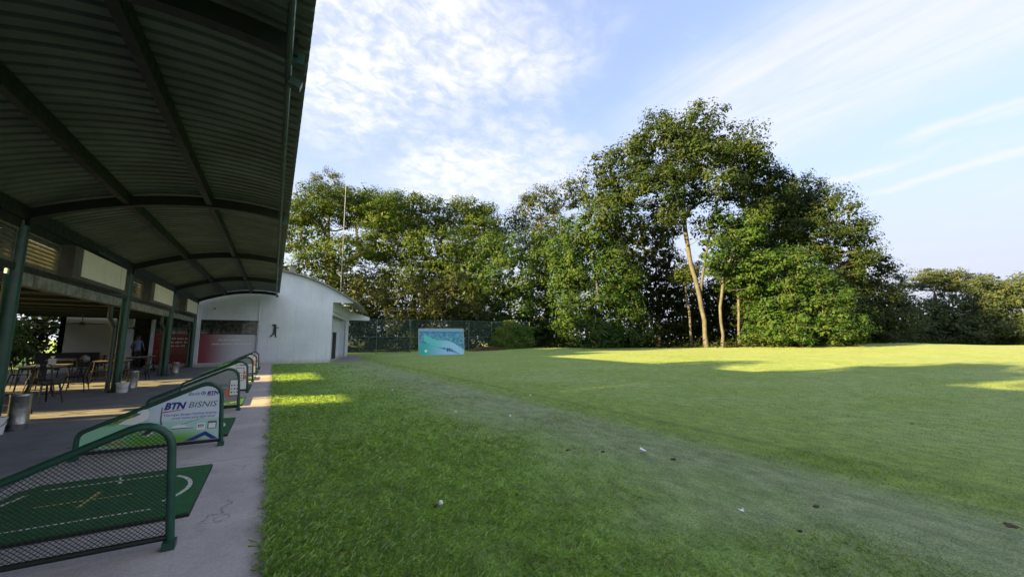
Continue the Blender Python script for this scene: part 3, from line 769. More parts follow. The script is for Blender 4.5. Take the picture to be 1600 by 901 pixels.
divider_labels = ['bare green wire mesh tee divider nearest the camera', 'tee divider carrying the blue and green BTN BISNIS banner', 'tee divider with grey BTN mobile banner behind the BTN BISNIS one',
                  'tee divider with white phone banner, fourth from the camera', 'tee divider with grey phone banner, fifth from the camera', 'tee divider with white banner, second from the far end', 'farthest tee divider, closest to the white building']
DY = [3.90 + 3.25 * i for i in range(7)]
def flat(poly, y, name, m, parent):
    return MB().prism(poly, 'y', y - 0.0008, y).build(name, m, parent)
def words(body, size, m, parent, x, z, y, width=None, shear=0.0, bold=0.0):
    me = text_mesh('lettering', body, size, m, shear, bold)
    if width:
        w0 = max(v.co.x for v in me.vertices) or 1
        for v in me.vertices: v.co.x *= width / w0
    return link('lettering', me, parent, (x, y, z))
def phone(parent, x, z, w, h, y):
    flat(rounded([(x, z), (x, z + h), (x + w, z + h), (x + w, z), (x, z)], [0, .02, .02, .02, 0]), y, 'phone_print', print_black, parent)
    flat([(x + .012, z + .015), (x + .012, z + h - .015), (x + w - .012, z + h - .015), (x + w - .012, z + .015)], y - .0015, 'phone_screen_print', print_white, parent)
    for q in range(3):
        for r_ in range(3):
            flat([(x + .03 + q * .05, z + .06 + r_ * .07), (x + .03 + q * .05, z + .09 + r_ * .07), (x + .055 + q * .05, z + .09 + r_ * .07), (x + .055 + q * .05, z + .06 + r_ * .07)], y - .003, 'icon_print', [print_blue, print_orange, print_grey][(q + r_) % 3], parent)
def disc(x, z, r, n=18): return [(x + r * math.cos(2 * math.pi * k / n), z + r * math.sin(2 * math.pi * k / n)) for k in range(n)]
for i, y in enumerate(DY):
    d = thing('tee_divider', divider_labels[i], 'divider', (-0.55, y, 0.0), 0.0, 'tee dividers along the walkway')
    fo = link('frame', frame_mesh, d); link('bottom_bar', bar_mesh, d); w_ = link('wire_infill', infill_mesh, d); w_['kind'] = 'stuff'
    link('foot', foot_mesh, d); link('foot', foot_mesh, d, (-1.47, 0, 0))
    if i == 0: continue
    yb = -0.012
    bp = BN if i in (1, 3, 5, 6) else [(max(px_, -0.98), pz_) for px_, pz_ in rounded([(-1.435, 0.22), (-1.435, 0.325), (-0.075, 0.925), (-0.035, 0.22)], [0, 0.09, 0.15, 0])]
    if i not in (1, 3, 5, 6):
        bp = [(-0.98, 0.22), (-0.98, 0.525)] + [p for p in bp if p[0] > -0.97]
    bn = MB().prism(bp, 'y', yb - 0.004, yb).build('banner', banner_print if i == 1 else (banner_grey if i in (2, 4) else print_white), d)
    y1, y2, y3 = yb - 0.006, yb - 0.0075, yb - 0.009
    if i == 1:
        words('Bank', 0.062, print_blue, bn, -0.42, 0.735, y1, 0.135, 0.25)
        flat(disc(-0.25, 0.757, 0.026), y1, 'emblem_print', print_blue, bn); flat(disc(-0.25, 0.757, 0.017), y2, 'emblem_print', print_white, bn); flat(disc(-0.247, 0.757, 0.010), y3, 'emblem_print', print_grey, bn)
        words('BTN', 0.062, print_blue, bn, -0.21, 0.735, y1, 0.14, 0.25, 0.003)
        flat([(-0.215, 0.712), (-0.20, 0.724), (-0.09, 0.73), (-0.12, 0.722)], y1, 'underline_print', print_red, bn)
        words('BTN', 0.12, print_blue, bn, -0.66, 0.565, y1, 0.235, 0.28, 0.006)
        words('BISNIS', 0.11, print_grey, bn, -0.41, 0.57, y1, 0.33, 0.25)
        flat([(-0.675, 0.522), (-0.66, 0.540), (-0.42, 0.556), (-0.50, 0.542)], y1, 'underline_print', print_red, bn)
        words('Tabungan dengan Fasilitas lengkap', 0.042, print_blue, bn, -0.66, 0.475, y1, 0.58)
        words('untuk bisnis yang lebih besar', 0.042, print_blue, bn, -0.57, 0.43, y1, 0.48)
        # golfer bending to the ball, white shirt and cap, photographed print
        flat([(-1.10, 0.42), (-1.03, 0.47), (-0.94, 0.50), (-0.90, 0.53), (-0.93, 0.56), (-0.90, 0.585), (-0.83, 0.585), (-0.80, 0.54), (-0.81, 0.47), (-0.86, 0.43), (-0.95, 0.40)], y1, 'figure_print', print_white, bn)
        flat([(-0.95, 0.523), (-0.91, 0.530), (-0.885, 0.555), (-0.90, 0.520), (-0.93, 0.512)], y2, 'cap_band_print', print_blue, bn)
        flat([(-0.68, 0.37), (-0.69, 0.44), (-0.683, 0.60), (-0.673, 0.60), (-0.675, 0.44), (-0.66, 0.37)], y1, 'club_print', print_grey, bn)
        flat([(-0.56, 0.31), (-0.555, 0.335), (-0.47, 0.36), (-0.44, 0.36), (-0.40, 0.325), (-0.33, 0.315), (-0.33, 0.305)], y1, 'shoe_print', print_white, bn)
        flat([(-0.56, 0.302), (-0.33, 0.30), (-0.33, 0.308), (-0.56, 0.311)], y2, 'shoe_sole_print', print_blue, bn)
        flat([(-0.47, 0.355), (-0.22, 0.425), (-0.22, 0.422), (-0.465, 0.350)], y2, 'line_print', print_grey, bn)
        flat([(-0.87, 0.25), (-0.79, 0.33), (-0.76, 0.335), (-0.74, 0.31), (-0.80, 0.26)], y1, 'shoe_print', print_black, bn)
        flat([(-0.86, 0.245), (-0.79, 0.255), (-0.73, 0.30), (-0.735, 0.285), (-0.79, 0.24)], y2, 'shoe_sole_print', print_white, bn)
        flat([(-0.29, 0.265), (-0.29, 0.355), (-0.20, 0.355), (-0.20, 0.265)], y1, 'app_badge_print', print_white, bn)
        words('BTN', 0.035, print_blue, bn, -0.28, 0.31, y2, 0.07, 0.2, 0.002)
        flat([(-0.28, 0.297), (-0.28, 0.303), (-0.215, 0.303), (-0.215, 0.297)], y2, 'underline_print', print_red, bn)
        flat([(-0.17, 0.27), (-0.17, 0.37), (-0.07, 0.37), (-0.07, 0.27)], y1, 'badge_print', print_grey, bn)
        flat([(-0.16, 0.278), (-0.16, 0.345), (-0.08, 0.345), (-0.08, 0.278)], y2, 'badge_print', print_white, bn)
        flat([(-0.42, 0.131), (-0.19, 0.24), (-0.045, 0.131), (-0.12, 0.131), (-0.195, 0.187), (-0.31, 0.131)], y1, 'chevron_print', print_blue, bn)
        flat([(-1.20, 0.16), (-1.20, 0.195), (-1.03, 0.205), (-1.03, 0.16)], y1, 'strip_print', print_yellow, bn)
        flat([(-1.31, 0.16), (-1.31, 0.20), (-1.25, 0.20), (-1.25, 0.16)], y1, 'badge_print', print_grey, bn)
    elif i in (2, 4):
        words('BTN', 0.085, print_blue, bn, -0.64, 0.53, y1, 0.16, 0.28, 0.004)
        words('mobile', 0.085, print_grey if i == 2 else print_red, bn, -0.455, 0.53, y1, 0.25, 0.1)
        flat([(-0.645, 0.505), (-0.63, 0.515), (-0.50, 0.520), (-0.53, 0.512)], y1, 'underline_print', print_red, bn)
        word_bars(bn, -0.40, 0.46, y1, 0.18, 0.02, 5, print_blue)
        flat(disc(-0.165, 0.40, 0.10, 22), y1, 'disc_print', print_orange, bn)
        phone(bn, -0.19, 0.33, 0.17, 0.34, y2)
        flat([(-0.95, 0.42), (-0.95, 0.46), (-0.88, 0.46), (-0.88, 0.42)], y1, 'badge_print', print_grey, bn); flat([(-0.86, 0.43), (-0.86, 0.47), (-0.78, 0.48), (-0.78, 0.43)], y1, 'badge_print', print_grey, bn)
    else:
        words('Bank', 0.055, print_blue, bn, -0.33, 0.77, y1, 0.105, 0.25)
        flat(disc(-0.195, 0.79, 0.02), y1, 'emblem_print', print_blue, bn)
        words('BTN', 0.055, print_blue, bn, -0.165, 0.77, y1, 0.11, 0.25, 0.003)
        flat(disc(-0.10, 0.46, 0.06, 20), y1, 'disc_print', print_orange, bn); flat(disc(-0.11, 0.58, 0.04, 20), y1, 'disc_print', print_orange, bn)
        phone(bn, -0.30, 0.36, 0.19, 0.36, y2)
        words('BTN mobile', 0.05, print_blue, bn, -0.62, 0.50, y1, 0.28, 0.2)

mat_labels = ['green tee mat with white arc and yellow cross, nearest the camera', 'green tee mat just beyond the BTN BISNIS divider', 'green tee mat just beyond the grey BTN mobile divider', 'fourth green tee mat from the camera', 'fifth green tee mat from the camera', 'sixth green tee mat from the camera', 'green tee mat nearest the white building']
pad = MB().prism([(-0.75, -0.76), (0.75, -0.76), (0.75, 0.78), (-0.62, 0.78), (-0.75, 0.62)], 'z', 0.026, 0.050)
pad_mesh = pad.mesh('rubber_base', mat_rubber)
turf_mesh = MB().prism([(-0.745, -0.755), (0.745, -0.755), (0.745, 0.775), (-0.615, 0.775), (-0.745, 0.615)], 'z', 0.051, 0.062).mesh('turf_top', mat_green)
def ln_mesh(x0, y0, x1, y1, w, m, nm, dash=0.045):
    b = MB(); L = math.hypot(x1 - x0, y1 - y0); n = max(1, int(L / dash)); a = math.atan2(y1 - y0, x1 - x0)
    for k in range(n):
        t = (k + .5) / n; b.box((x0 + (x1 - x0) * t, y0 + (y1 - y0) * t, 0.0635), (L / n * 0.8, w, 0.003), rz=a)
    return b.mesh(nm, m)
lines = [ln_mesh(-0.55, 0.55, 0.35, 0.55, 0.020, line_white, 'stance_line'), ln_mesh(-0.70, -0.52, 0.46, -0.52, 0.022, line_white, 'stance_line'),
         ln_mesh(-0.42, 0.02, 0.22, 0.02, 0.018, line_yellow, 'aim_line'), ln_mesh(-0.09, -0.16, -0.06, 0.24, 0.032, line_yellow, 'aim_line'), ln_mesh(-0.72, 0.10, -0.62, 0.46, 0.030, line_white, 'stance_line')]
ab = MB(); A0 = [(0.02 + 0.62 * math.cos(R(a)), 0.03 + 0.62 * math.sin(R(a))) for a in range(-38, 43, 5)]
for k in range(len(A0) - 1):
    (xa, ya), (xb, yb_) = A0[k], A0[k + 1]; ab.box(((xa + xb) / 2, (ya + yb_) / 2, 0.0635), (0.035, math.hypot(xb - xa, yb_ - ya) + .006, 0.003), rz=math.atan2(yb_ - ya, xb - xa) - math.pi / 2)
arc_mesh = ab.mesh('white_arc', line_white)
tee_mesh = MB().lathe((0.02, 0.47, 0.062), [(0.022, 0), (0.016, .008), (0.009, .02), (0.008, .055), (0.011, .06)], 10).mesh('rubber_tee', line_white, True)
for i in range(7):
    t_ = thing('tee_mat', mat_labels[i], 'mat', (-1.27, 5.22 + 3.27 * i, 0.0), 0.0, 'tee mats')
    link('rubber_base', pad_mesh, t_); link('turf_top', turf_mesh, t_)
    for l in lines: link(l.name.split('.')[0], l, t_)
    link('white_arc', arc_mesh, t_); link('rubber_tee', tee_mesh, t_)

# =============================================================== cafe area
def make_chair():
    t = thing('metal_chair', '', 'chair')
    s = MB(); s.box((0, 0, 0.452), (0.36, 0.36, 0.014)).box((0, 0.18, 0.44), (0.36, 0.012, 0.035)).box((0, -0.18, 0.44), (0.36, 0.012, 0.035)).box((0.18, 0, 0.44), (0.012, 0.36, 0.035)).box((-0.18, 0, 0.44), (0.012, 0.36, 0.035))
    s.build('seat', black_metal, t)
    for sx_ in (-1, 1):
        for sy_ in (-1, 1):
            MB().add([(sx_ * .155, sy_ * .155, .44), (sx_ * .185, sy_ * .155, .44), (sx_ * .185, sy_ * .185, .44), (sx_ * .155, sy_ * .185, .44),
                      (sx_ * .225, sy_ * .228, 0), (sx_ * .245, sy_ * .228, 0), (sx_ * .245, sy_ * .245, 0), (sx_ * .225, sy_ * .245, 0)],
                     [(0, 1, 2, 3), (7, 6, 5, 4), (0, 4, 5, 1), (1, 5, 6, 2), (2, 6, 7, 3), (3, 7, 4, 0)]).build('leg', black_metal, t)
    br = MB(); br.sweep([(-0.17, 0.17, 0.45), (-0.175, 0.22, 0.70), (-0.13, 0.25, 0.83), (0, 0.262, 0.855), (0.13, 0.25, 0.83), (0.175, 0.22, 0.70), (0.17, 0.17, 0.45)], 0.012, 6)
    br.build('back_frame', black_metal, t, True)
    MB().box((0, 0.215, 0.645), (0.115, 0.008, 0.40), rx=R(-14)).build('back_splat', black_metal, t)
    MB().sweep([(-0.2, -.2, .22), (0.2, .2, .22)], 0.007, 5).sweep([(0.2, -.2, .215), (-0.2, .2, .215)], 0.007, 5).build('cross_brace', black_metal, t)
    return t
def make_table(w, l):
    t = thing('cafe_table', '', 'table')
    MB().box((0, 0, 0.735), (w, l, 0.03)).build('table_top', table_top_m, t)
    for sx_ in (-1, 1):
        for sy_ in (-1, 1): MB().sweep([(sx_ * (w / 2 - .07), sy_ * (l / 2 - .07), .72), (sx_ * (w / 2 - .03), sy_ * (l / 2 - .03), 0)], [0.022, 0.016], 8).build('leg', black_metal, t, True)
    MB().box((0, 0, 0.69), (w - .16, l - .16, 0.06)).build('apron', black_metal, t)
    return t
chair0 = make_chair(); table0 = make_table(0.75, 1.5)
tables = [(-5.7, 17.2, 0.06, 'cafe table with the white tissue box on it, nearest the camera'), (-5.0, 20.2, 0.0, 'cafe table beside the second green column, behind the metal bin'), (-6.9, 22.4, 0.1, 'cafe table in front of the cream wall'), (-5.1, 24.2, 0.0, 'cafe table farthest along, near the person')]
for i, (x, y, rz, lab) in enumerate(tables):
    if i == 0: table0.location = (x, y, 0); table0.rotation_euler.z = rz; table0['label'] = lab; table0['group'] = 'cafe tables'
    else: dup(table0, (x, y, 0), rz, lab, 'cafe tables')
chairs = [(-4.62, 14.0, 2.5, 'black metal chair facing the nearest bin, in the sun streak'), (-4.35, 11.9, -1.5, 'black metal chair standing close behind the nearest bin'), (-5.1, 15.3, 0.4, 'black metal chair at the near end of the tissue box table'), (-6.3, 15.6, -0.3, 'black metal chair left of the tissue box table'),
          (-4.85, 16.6, -1.5, 'black metal chair on the walkway side of the tissue box table'), (-5.0, 18.9, -1.2, 'black metal chair between the first and second tables'), (-6.6, 18.4, 1.7, 'black metal chair on the garden side of the tissue box table'),
          (-4.45, 19.2, 2.9, 'black metal chair just left of the second green column base'), (-4.28, 20.4, -1.57, 'black metal chair tucked behind the second green column'), (-5.9, 20.9, 1.6, 'black metal chair on the garden side of the second table'),
          (-4.35, 22.9, -1.4, 'black metal chair beside the third green column'), (-4.40, 24.0, -1.57, 'black metal chair beyond the third green column'), (-5.9, 24.6, 1.5, 'black metal chair near the standing person'), (-7.6, 22.0, 1.2, 'black metal chair against the cream wall, left end'), (-6.2, 23.0, -1.9, 'black metal chair against the cream wall, right end'), (-4.5, 25.4, 3.0, 'black metal chair in front of the red glass')]
for i, (x, y, rz, lab) in enumerate(chairs):
    if i == 0: chair0.location = (x, y, 0); chair0.rotation_euler.z = rz; chair0['label'] = lab; chair0['group'] = 'black metal chairs'
    else: dup(chair0, (x, y, 0), rz, lab, 'black metal chairs')
tb = thing('tissue_box', 'white tissue box standing on the nearest cafe table', 'tissue box', (-5.62, 17.3, 0.751), 0.3)
MB().box((0, 0, 0.09), (0.16, 0.16, 0.18)).build('box', white_plastic, tb)
MB().add([(0, 0, 0.17), (0.05, 0.02, 0.25), (-0.02, 0.05, 0.26), (-0.05, -0.02, 0.24), (0.01, -0.05, 0.255)], [(0, 1, 2), (0, 2, 3), (0, 3, 4), (0, 4, 1)]).build('tissue', print_white, tb)

# metal ball canisters and buckets at the column feet
def canister(x, y, h, r, lean, lab):
    t = thing('ball_canister', lab, 'canister', (x, y, 0.0), 0.0, 'metal ball canisters'); t.rotation_euler = (lean, lean * .6, 0.4)
    MB().lathe((0, 0, 0.0), [(r * .96, 0.0), (r, 0.02), (r, 0.10), (r * 1.03, 0.11), (r, 0.12), (r, h - .06), (r * 1.04, h - .05), (r * 1.04, h - .02), (r, h - .01), (r * .9, h - .012), (r * .9, h - .10)], 24).build('body', galv, t, True)
    MB().lathe((0, 0, h * .55), [(r * 1.012, 0), (r * 1.02, .01), (r * 1.012, .02)], 24).build('band', galv, t, True)
canister(-3.60, 10.15, 0.60, 0.125, 0.0, 'wide metal canister beside the leftmost green column')
canister(-3.48, 15.9, 0.60, 0.115, 0.03, 'slim metal canister at the foot of the second green column')
canister(-3.50, 22.0, 0.55, 0.12, 0.02, 'metal canister at the foot of the third green column')
def bucket(x, y, h, r, lab):
    t = thing('bucket', lab, 'bucket', (x, y, 0.0), 0.3, 'white plastic buckets')
    MB().lathe((0, 0, 0), [(r * .82, 0), (r * .97, h - .03), (r * 1.05, h - .028), (r * 1.05, h), (r * .95, h), (r * .80, 0.02)], 24).build('pail', white_plastic, t, True)
    MB().sweep([(r * 1.04 * math.cos(a), -r * 0.3 - r * .75 * math.sin(a) ** 2, h - .02 - 0.14 * math.sin(a)) for a in [math.pi * k / 12 for k in range(13)]], 0.005, 5).build('handle', print_black, t)
bucket(-3.74, 9.84, 0.27, 0.13, 'white bucket by the leftmost green column at the frame edge')
bucket(-3.66, 15.82, 0.27, 0.15, 'white bucket between the second green column and slim canister')

# dark bench seat against the cream wall
bn_ = thing('bench_seat', 'dark upholstered bench in front of the cream wall', 'bench', (-7.9, 25.6, 0.0), 0.05)
MB().box((0, 0, 0.36), (2.0, 0.6, 0.16)).build('seat', print_black, bn_); MB().box((0, 0.26, 0.66), (2.0, 0.12, 0.5), rx=-.12).build('backrest', print_black, bn_)
for sx_ in (-.9, .9):
    for sy_ in (-.24, .24): MB().box((sx_, sy_, 0.14), (0.05, 0.05, 0.28)).build('leg', black_metal, bn_)
cu_ = thing('cushion', 'pale cushion leaning on the dark bench', 'cushion', (-7.3, 25.6, 0.445), 0.2)
MB().sweep([(0, -.05, 0.02), (0, -.02, 0.10), (0, 0.03, 0.24), (0, .05, 0.34)], [0.05, 0.17, 0.17, 0.06], 10).build('pad', wall_cream, cu_, True)

# standing person seen from behind in the doorway
def make_person(loc, rz):
    J = [('pel', 0, 0, .93, .135), ('wai', 0, 0, 1.06, .125), ('che', 0, .0, 1.27, .15), ('sho', 0, 0, 1.40, .11), ('nec', 0, .005, 1.47, .052), ('hea', 0, .03, 1.57, .088), ('top', 0, .025, 1.67, .07),
         ('sl', .16, 0, 1.385, .062), ('el', .23, -.02, 1.12, .045), ('wl', .20, .16, .96, .030), ('hl', .185, .22, .93, .034),
         ('sr', -.16, 0, 1.385, .062), ('er', -.24, -.01, 1.11, .045), ('wr', -.22, .17, 1.0, .030), ('hr', -.20, .23, .98, .034),
         ('tl', .095, 0, .86, .092), ('kl', .11, .01, .48, .062), ('al', .12, -.02, .09, .042), ('fl', .13, .12, .035, .035),
         ('tr', -.095, 0, .86, .092), ('kr', -.11, .03, .48, .062), ('ar', -.13, .03, .09, .042), ('fr', -.15, .17, .035, .035)]
    E_ = [('pel', 'wai'), ('wai', 'che'), ('che', 'sho'), ('sho', 'nec'), ('nec', 'hea'), ('hea', 'top'), ('sho', 'sl'), ('sl', 'el'), ('el', 'wl'), ('wl', 'hl'), ('sho', 'sr'), ('sr', 'er'), ('er', 'wr'), ('wr', 'hr'),
          ('pel', 'tl'), ('tl', 'kl'), ('kl', 'al'), ('al', 'fl'), ('pel', 'tr'), ('tr', 'kr'), ('kr', 'ar'), ('ar', 'fr')]
    names = [j[0] for j in J]; V_ = [j[1:4] for j in J]; Rr = [j[4] for j in J]; Ed = [(names.index(a), names.index(b)) for a, b in E_]
    for hnd, sg in (('hl', 1), ('hr', -1)):
        b = names.index(hnd); p = V_[b]
        for q in range(4):
            V_.append((p[0] + (q - 1.5) * .018, p[1] + .05, p[2] - .015)); Rr.append(.009); V_.append((p[0] + (q - 1.5) * .019, p[1] + .085 - .008 * abs(q - 1.5), p[2] - .035)); Rr.append(.008)
            Ed += [(b, len(V_) - 2), (len(V_) - 2, len(V_) - 1)]
        V_.append((p[0] - sg * .045, p[1] + .03, p[2])); Rr.append(.010); Ed.append((b, len(V_) - 1))
    me = bpy.data.meshes.new('body'); me.from_pydata(V_, Ed, [])
    o = bpy.data.objects.new('body', me); C.objects.link(o)
    sk = o.modifiers.new('skin', 'SKIN'); sk.use_smooth_shade = True
    for i, v in enumerate(me.skin_vertices[0].data): v.radius = (Rr[i], Rr[i] * .82); v.use_root = (i == 0)
    o.modifiers.new('sub', 'SUBSURF').levels = 2
    dg = bpy.context.evaluated_depsgraph_get(); dg.update()
    nm = bpy.data.meshes.new_from_object(o.evaluated_get(dg)); bpy.data.objects.remove(o)
    shirt = mat('blue_patterned_shirt', (0.03, 0.07, 0.22), 0.8, 0, 0.2, 26, col2=(0.22, 0.28, 0.40)); trousers = mat('dark_trousers', (0.012, 0.013, 0.018), 0.8); skin = mat('skin', (0.22, 0.12, 0.075), 0.55); shoe = mat('dark_shoes', (0.02, 0.02, 0.02), 0.5)
    nm.materials.clear()
    for m_ in (shirt, trousers, skin, shoe): nm.materials.append(m_)
    for p in nm.polygons:
        c = p.center
        p.material_index = 3 if c.z < .075 else 1 if c.z < .95 and abs(c.x) < .19 and c.y < .13 else 2 if (c.z > 1.455 or (abs(c.x) > .165 and c.z < 1.2)) else 0
        p.use_smooth = True
    t = thing('person', 'person in dark cap and blue patterned shirt standing by the doorway', 'person', loc, rz)
    link('body', nm, t)
    cp = MB().lathe((0, .025, 1.605), [(0.098, 0), (0.100, .03), (0.088, .075), (0.05, .105), (0.01, .113)], 18); cp.prism([(-.075, .10), (.075, .10), (.06, .185), (-.06, .185)], 'z', 1.606, 1.618)
    cp.build('cap', print_black, t, True)
    MB().box((0, .118, 1.56), (.022, .03, .045)).build('nose', skin, t)
    for sg in (-1, 1):
        MB().lathe((sg * .033, .108, 1.585), [(.004, 0), (.010, .005), (.004, .010)], 8).build('eye', print_black, t)
        MB().lathe((sg * .09, .03, 1.545), [(.008, 0), (.016, .02), (.016, .04), (.006, .055)], 8).build('ear', skin, t)
    MB().box((0, .108, 1.515), (.045, .012, .008)).build('mouth', skin, t)
make_person((-5.85, 26.9, 0.0), R(-150))

# ================================================= board, fence, small things
def board_material():
    m = bpy.data.materials.new('aerial_course_print'); m.use_nodes = True
    t = NT(m.node_tree); b = m.node_tree.nodes['Principled BSDF']
    pos = t.node('ShaderNodeTexCoord').outputs['Object']
    sp = t.node('ShaderNodeSeparateXYZ'); t.set(sp.inputs[0], pos); X, Z = sp.outputs[0], sp.outputs[2]
    n = t.noise(t.mapping(pos, scale=(1, 1, 2.2)), 3.2, 5, 0.7)
    nf = t.noise(t.mapping(pos, scale=(1, 1, 1.6)), 7.0, 5, 0.75)
    trees_ = t.mix(t.ramp(nf, 0.35, 0.65), (0.008, 0.06, 0.19), (0.06, 0.32, 0.52))
    c = t.mix(t.ramp(t.m('ADD', n, t.m('MULTIPLY', nf, 0.4)), 0.62, 0.80), trees_, (0.14, 0.46, 0.58))
    # the big fairway curls from top left to bottom right
    fy = t.m('ADD', t.m('SUBTRACT', 1.62, t.m('MULTIPLY', t.m('ADD', X, 1.4), 0.36)), t.m('MULTIPLY', t.m('SINE', t.m('MULTIPLY', X, 1.9)), 0.16))
    fw = t.ramp(t.m('ABSOLUTE', t.m('SUBTRACT', t.m('ADD', Z, t.m('MULTIPLY', t.m('SUBTRACT', n, .5), .25)), fy)), 0.36, 0.28)
    fw = t.m('MULTIPLY', fw, t.ramp(X, -1.75, -1.6))
    fcol = t.mix(t.ramp(X, -1.2, 1.4), (0.10, 0.58, 0.60), (0.36, 0.64, 0.92))
    c = t.mix(fw, c, fcol)
    lowf = t.ramp(t.m('ADD', t.m('ADD', Z, t.m('MULTIPLY', X, 0.30)), t.m('MULTIPLY', t.m('SUBTRACT', n, .5), .2)), 0.72, 0.62)
    c = t.mix(lowf, c, t.mix(t.ramp(X, -2.0, 0.6), (0.02, 0.45, 0.42), (0.32, 0.60, 0.90)))
    skyb = t.ramp(Z, 2.22, 2.30)
    c = t.mix(skyb, c, (0.20, 0.42, 0.70))
    hill = t.m('MULTIPLY', t.ramp(Z, 2.0, 2.1), t.ramp(Z, 2.28, 2.18)); c = t.mix(t.m('MULTIPLY', hill, 0.7), c, (0.05, 0.18, 0.45))
    t.set(b.inputs['Base Color'], c); b.inputs['Roughness'].default_value = 0.5
    return m
bd = thing('display_board', 'large blue and teal aerial golf course picture board standing on the lawn', 'billboard', (13.35, 35.3, -0.02), R(-9))
MB().prism([(-2.05, 0.10), (2.12, 0.14), (1.96, 2.50), (-2.13, 2.46)], 'y', 0.0, 0.05).build('back_panel', galv, bd)
MB().prism([(-2.04, 0.11), (2.11, 0.15), (1.95, 2.49), (-2.12, 2.45)], 'y', -0.012, -0.003).build('printed_sheet', board_material(), bd)
flat(disc(-1.45, 0.48, 0.13, 14), -0.014, 'pale_spot_print', print_white, bd)
for x, z in ((0.52, 0.55), (0.72, 0.58)): flat([(x - .07, z - .14), (x - .05, z + .03), (x - .02, z + .16), (x + .05, z + .14), (x + .04, z), (x + .09, z - .13)], -0.014, 'figure_print', print_blue, bd)
for x in (-1.7, 1.7): MB().box((x, 0.10, 0.55), (0.07, 0.07, 1.1)).build('leg', galv, bd)
for q_, pl in enumerate((((-2.10, 0.06), (2.17, 0.10), (2.165, 0.15), (-2.095, 0.11)), ((-2.17, 2.45), (2.01, 2.49), (2.0, 2.54), (-2.18, 2.50)), ((-2.10, 0.06), (-2.04, 0.06), (-2.12, 2.46), (-2.18, 2.46)), ((2.11, 0.10), (2.17, 0.10), (2.01, 2.50), (1.95, 2.50)))):
    MB().prism(list(pl), 'y', -0.03 - .002 * q_, 0.055 + .002 * q_).build('frame_bar', galv, bd)
for x in (-1.7, 1.7): MB().sweep([(x, 0.08, 1.6), (x, 0.9, 0.02)], 0.025, 6).build('strut', galv, bd)

def mesh_fence_material(name, col, alpha):
    m = bpy.data.materials.new(name); m.use_nodes = True
    t = NT(m.node_tree); b = m.node_tree.nodes['Principled BSDF']; b.inputs['Base Color'].default_value = (*col, 1); b.inputs['Roughness'].default_value = 0.7
    pos = t.node('ShaderNodeTexCoord').outputs['Object']
    t.set(b.inputs['Alpha'], t.ramp(t.noise(pos, 1.5, 3), 0.3, 0.7, alpha - .12, alpha + .12))
    return m
netm = mesh_fence_material('green_chainlink', (0.020, 0.055, 0.042), 0.42); net2 = mesh_fence_material('dark_shade_net', (0.008, 0.012, 0.010), 0.85)
F0 = Vector((5.2, 44.2)); F1 = Vector((27.0, 41.5)); FD = (F1 - F0)
fe = thing('chainlink_fence', 'tall dark green chain link fence behind the picture board', 'fence', (F0.x, F0.y, 0.0), math.atan2(FD.y, FD.x))
FL = FD.length; px_ = [0.0, 4.1, 7.6, 11.4, 14.2, 17.0, 20.6, FL]
for q in px_: MB().sweep([(q, 0, -0.1), (q, 0, 3.62)], 0.055, 8).build('post', fence_post_m, fe, True)
for a, b in zip(px_[:-1], px_[1:]):
    for z_ in (3.58, 1.75): MB().sweep([(a, 0.0, z_), (b, 0.0, z_)], 0.028, 6).build('rail', fence_post_m, fe, True)
    MB().add([(a, 0.03, 0.2), (b, 0.03, 0.2), (b, 0.03, 3.56), (a, 0.03, 3.56)], [(0, 1, 2, 3)]).build('wire_net', netm, fe)
for a, b in zip(px_[:2], px_[1:3]):
    MB().add([(a + .1, 0.06, 0.15), (b - .1, 0.06, 0.15), (b - .1, 0.06, 1.7), (a + .1, 0.06, 1.7)], [(0, 1, 2, 3)]).build('shade_net', net2, fe)

def scrap(name, x, y, sc, lab, cat, m, seed, grp):
    rr = random.Random(seed); b = MB()
    for q in range(3):
        cx, cy, a = rr.uniform(-.03, .03) * sc, rr.uniform(-.03, .03) * sc, rr.uniform(0, 6)
        w, l, h = .05 * sc, .08 * sc, rr.uniform(.02, .05) * sc
        b.add([(cx + w * math.cos(a), cy + w * math.sin(a), .03), (cx - l * math.sin(a), cy + l * math.cos(a), .03 + h), (cx - w * math.cos(a), cy - w * math.sin(a), .035), (cx + l * math.sin(a) * .6, cy - l * math.cos(a) * .6, .03 + h * .4)], [(0, 1, 2), (0, 2, 3)])
    o = b.build(name, m); o.location = (x, y, float(terr(x, y))); return tag(o, lab, cat, grp)
scrap('paper_scrap', 4.27, 3.85, 0.85, 'white crumpled paper scrap lying on the pale turf', 'litter', print_white, 3, 'litter')
scrap('paper_scrap', 3.53, 2.12, 0.35, 'small white scrap in the grass near the bottom right', 'litter', print_white, 5, 'litter')
def ball(x, y, lab):
    b = bmesh.new(); bmesh.ops.create_icosphere(b, subdivisions=3, radius=0.0225)
    for v in b.verts: v.co *= 1 - 0.02 * (math.sin(v.co.x * 900) * math.sin(v.co.y * 900) * math.sin(v.co.z * 900))
    me = bpy.data.meshes.new('golf_ball'); b.to_mesh(me); b.free()
    for p in me.polygons: p.use_smooth = True
    me.materials.append(white_plastic)
    o = link('golf_ball', me, None, (x, y, float(terr(x, y)) + 0.042)); tag(o, lab, 'golf ball', 'golf balls left on the lawn')
for x, y, lab in ((1.37, 3.57, 'white golf ball in a dark divot in the lush grass'), (3.94, 6.75, 'white golf ball on pale turf beyond the brown patch'), (5.83, 8.93, 'white golf ball on the dewy turf beside the mower strip'), (3.23, 7.69, 'white golf ball at the edge of the lush grass, mid lawn'), (3.03, 11.92, 'white golf ball farthest up the lawn towards the building')):
    ball(x, y, lab)
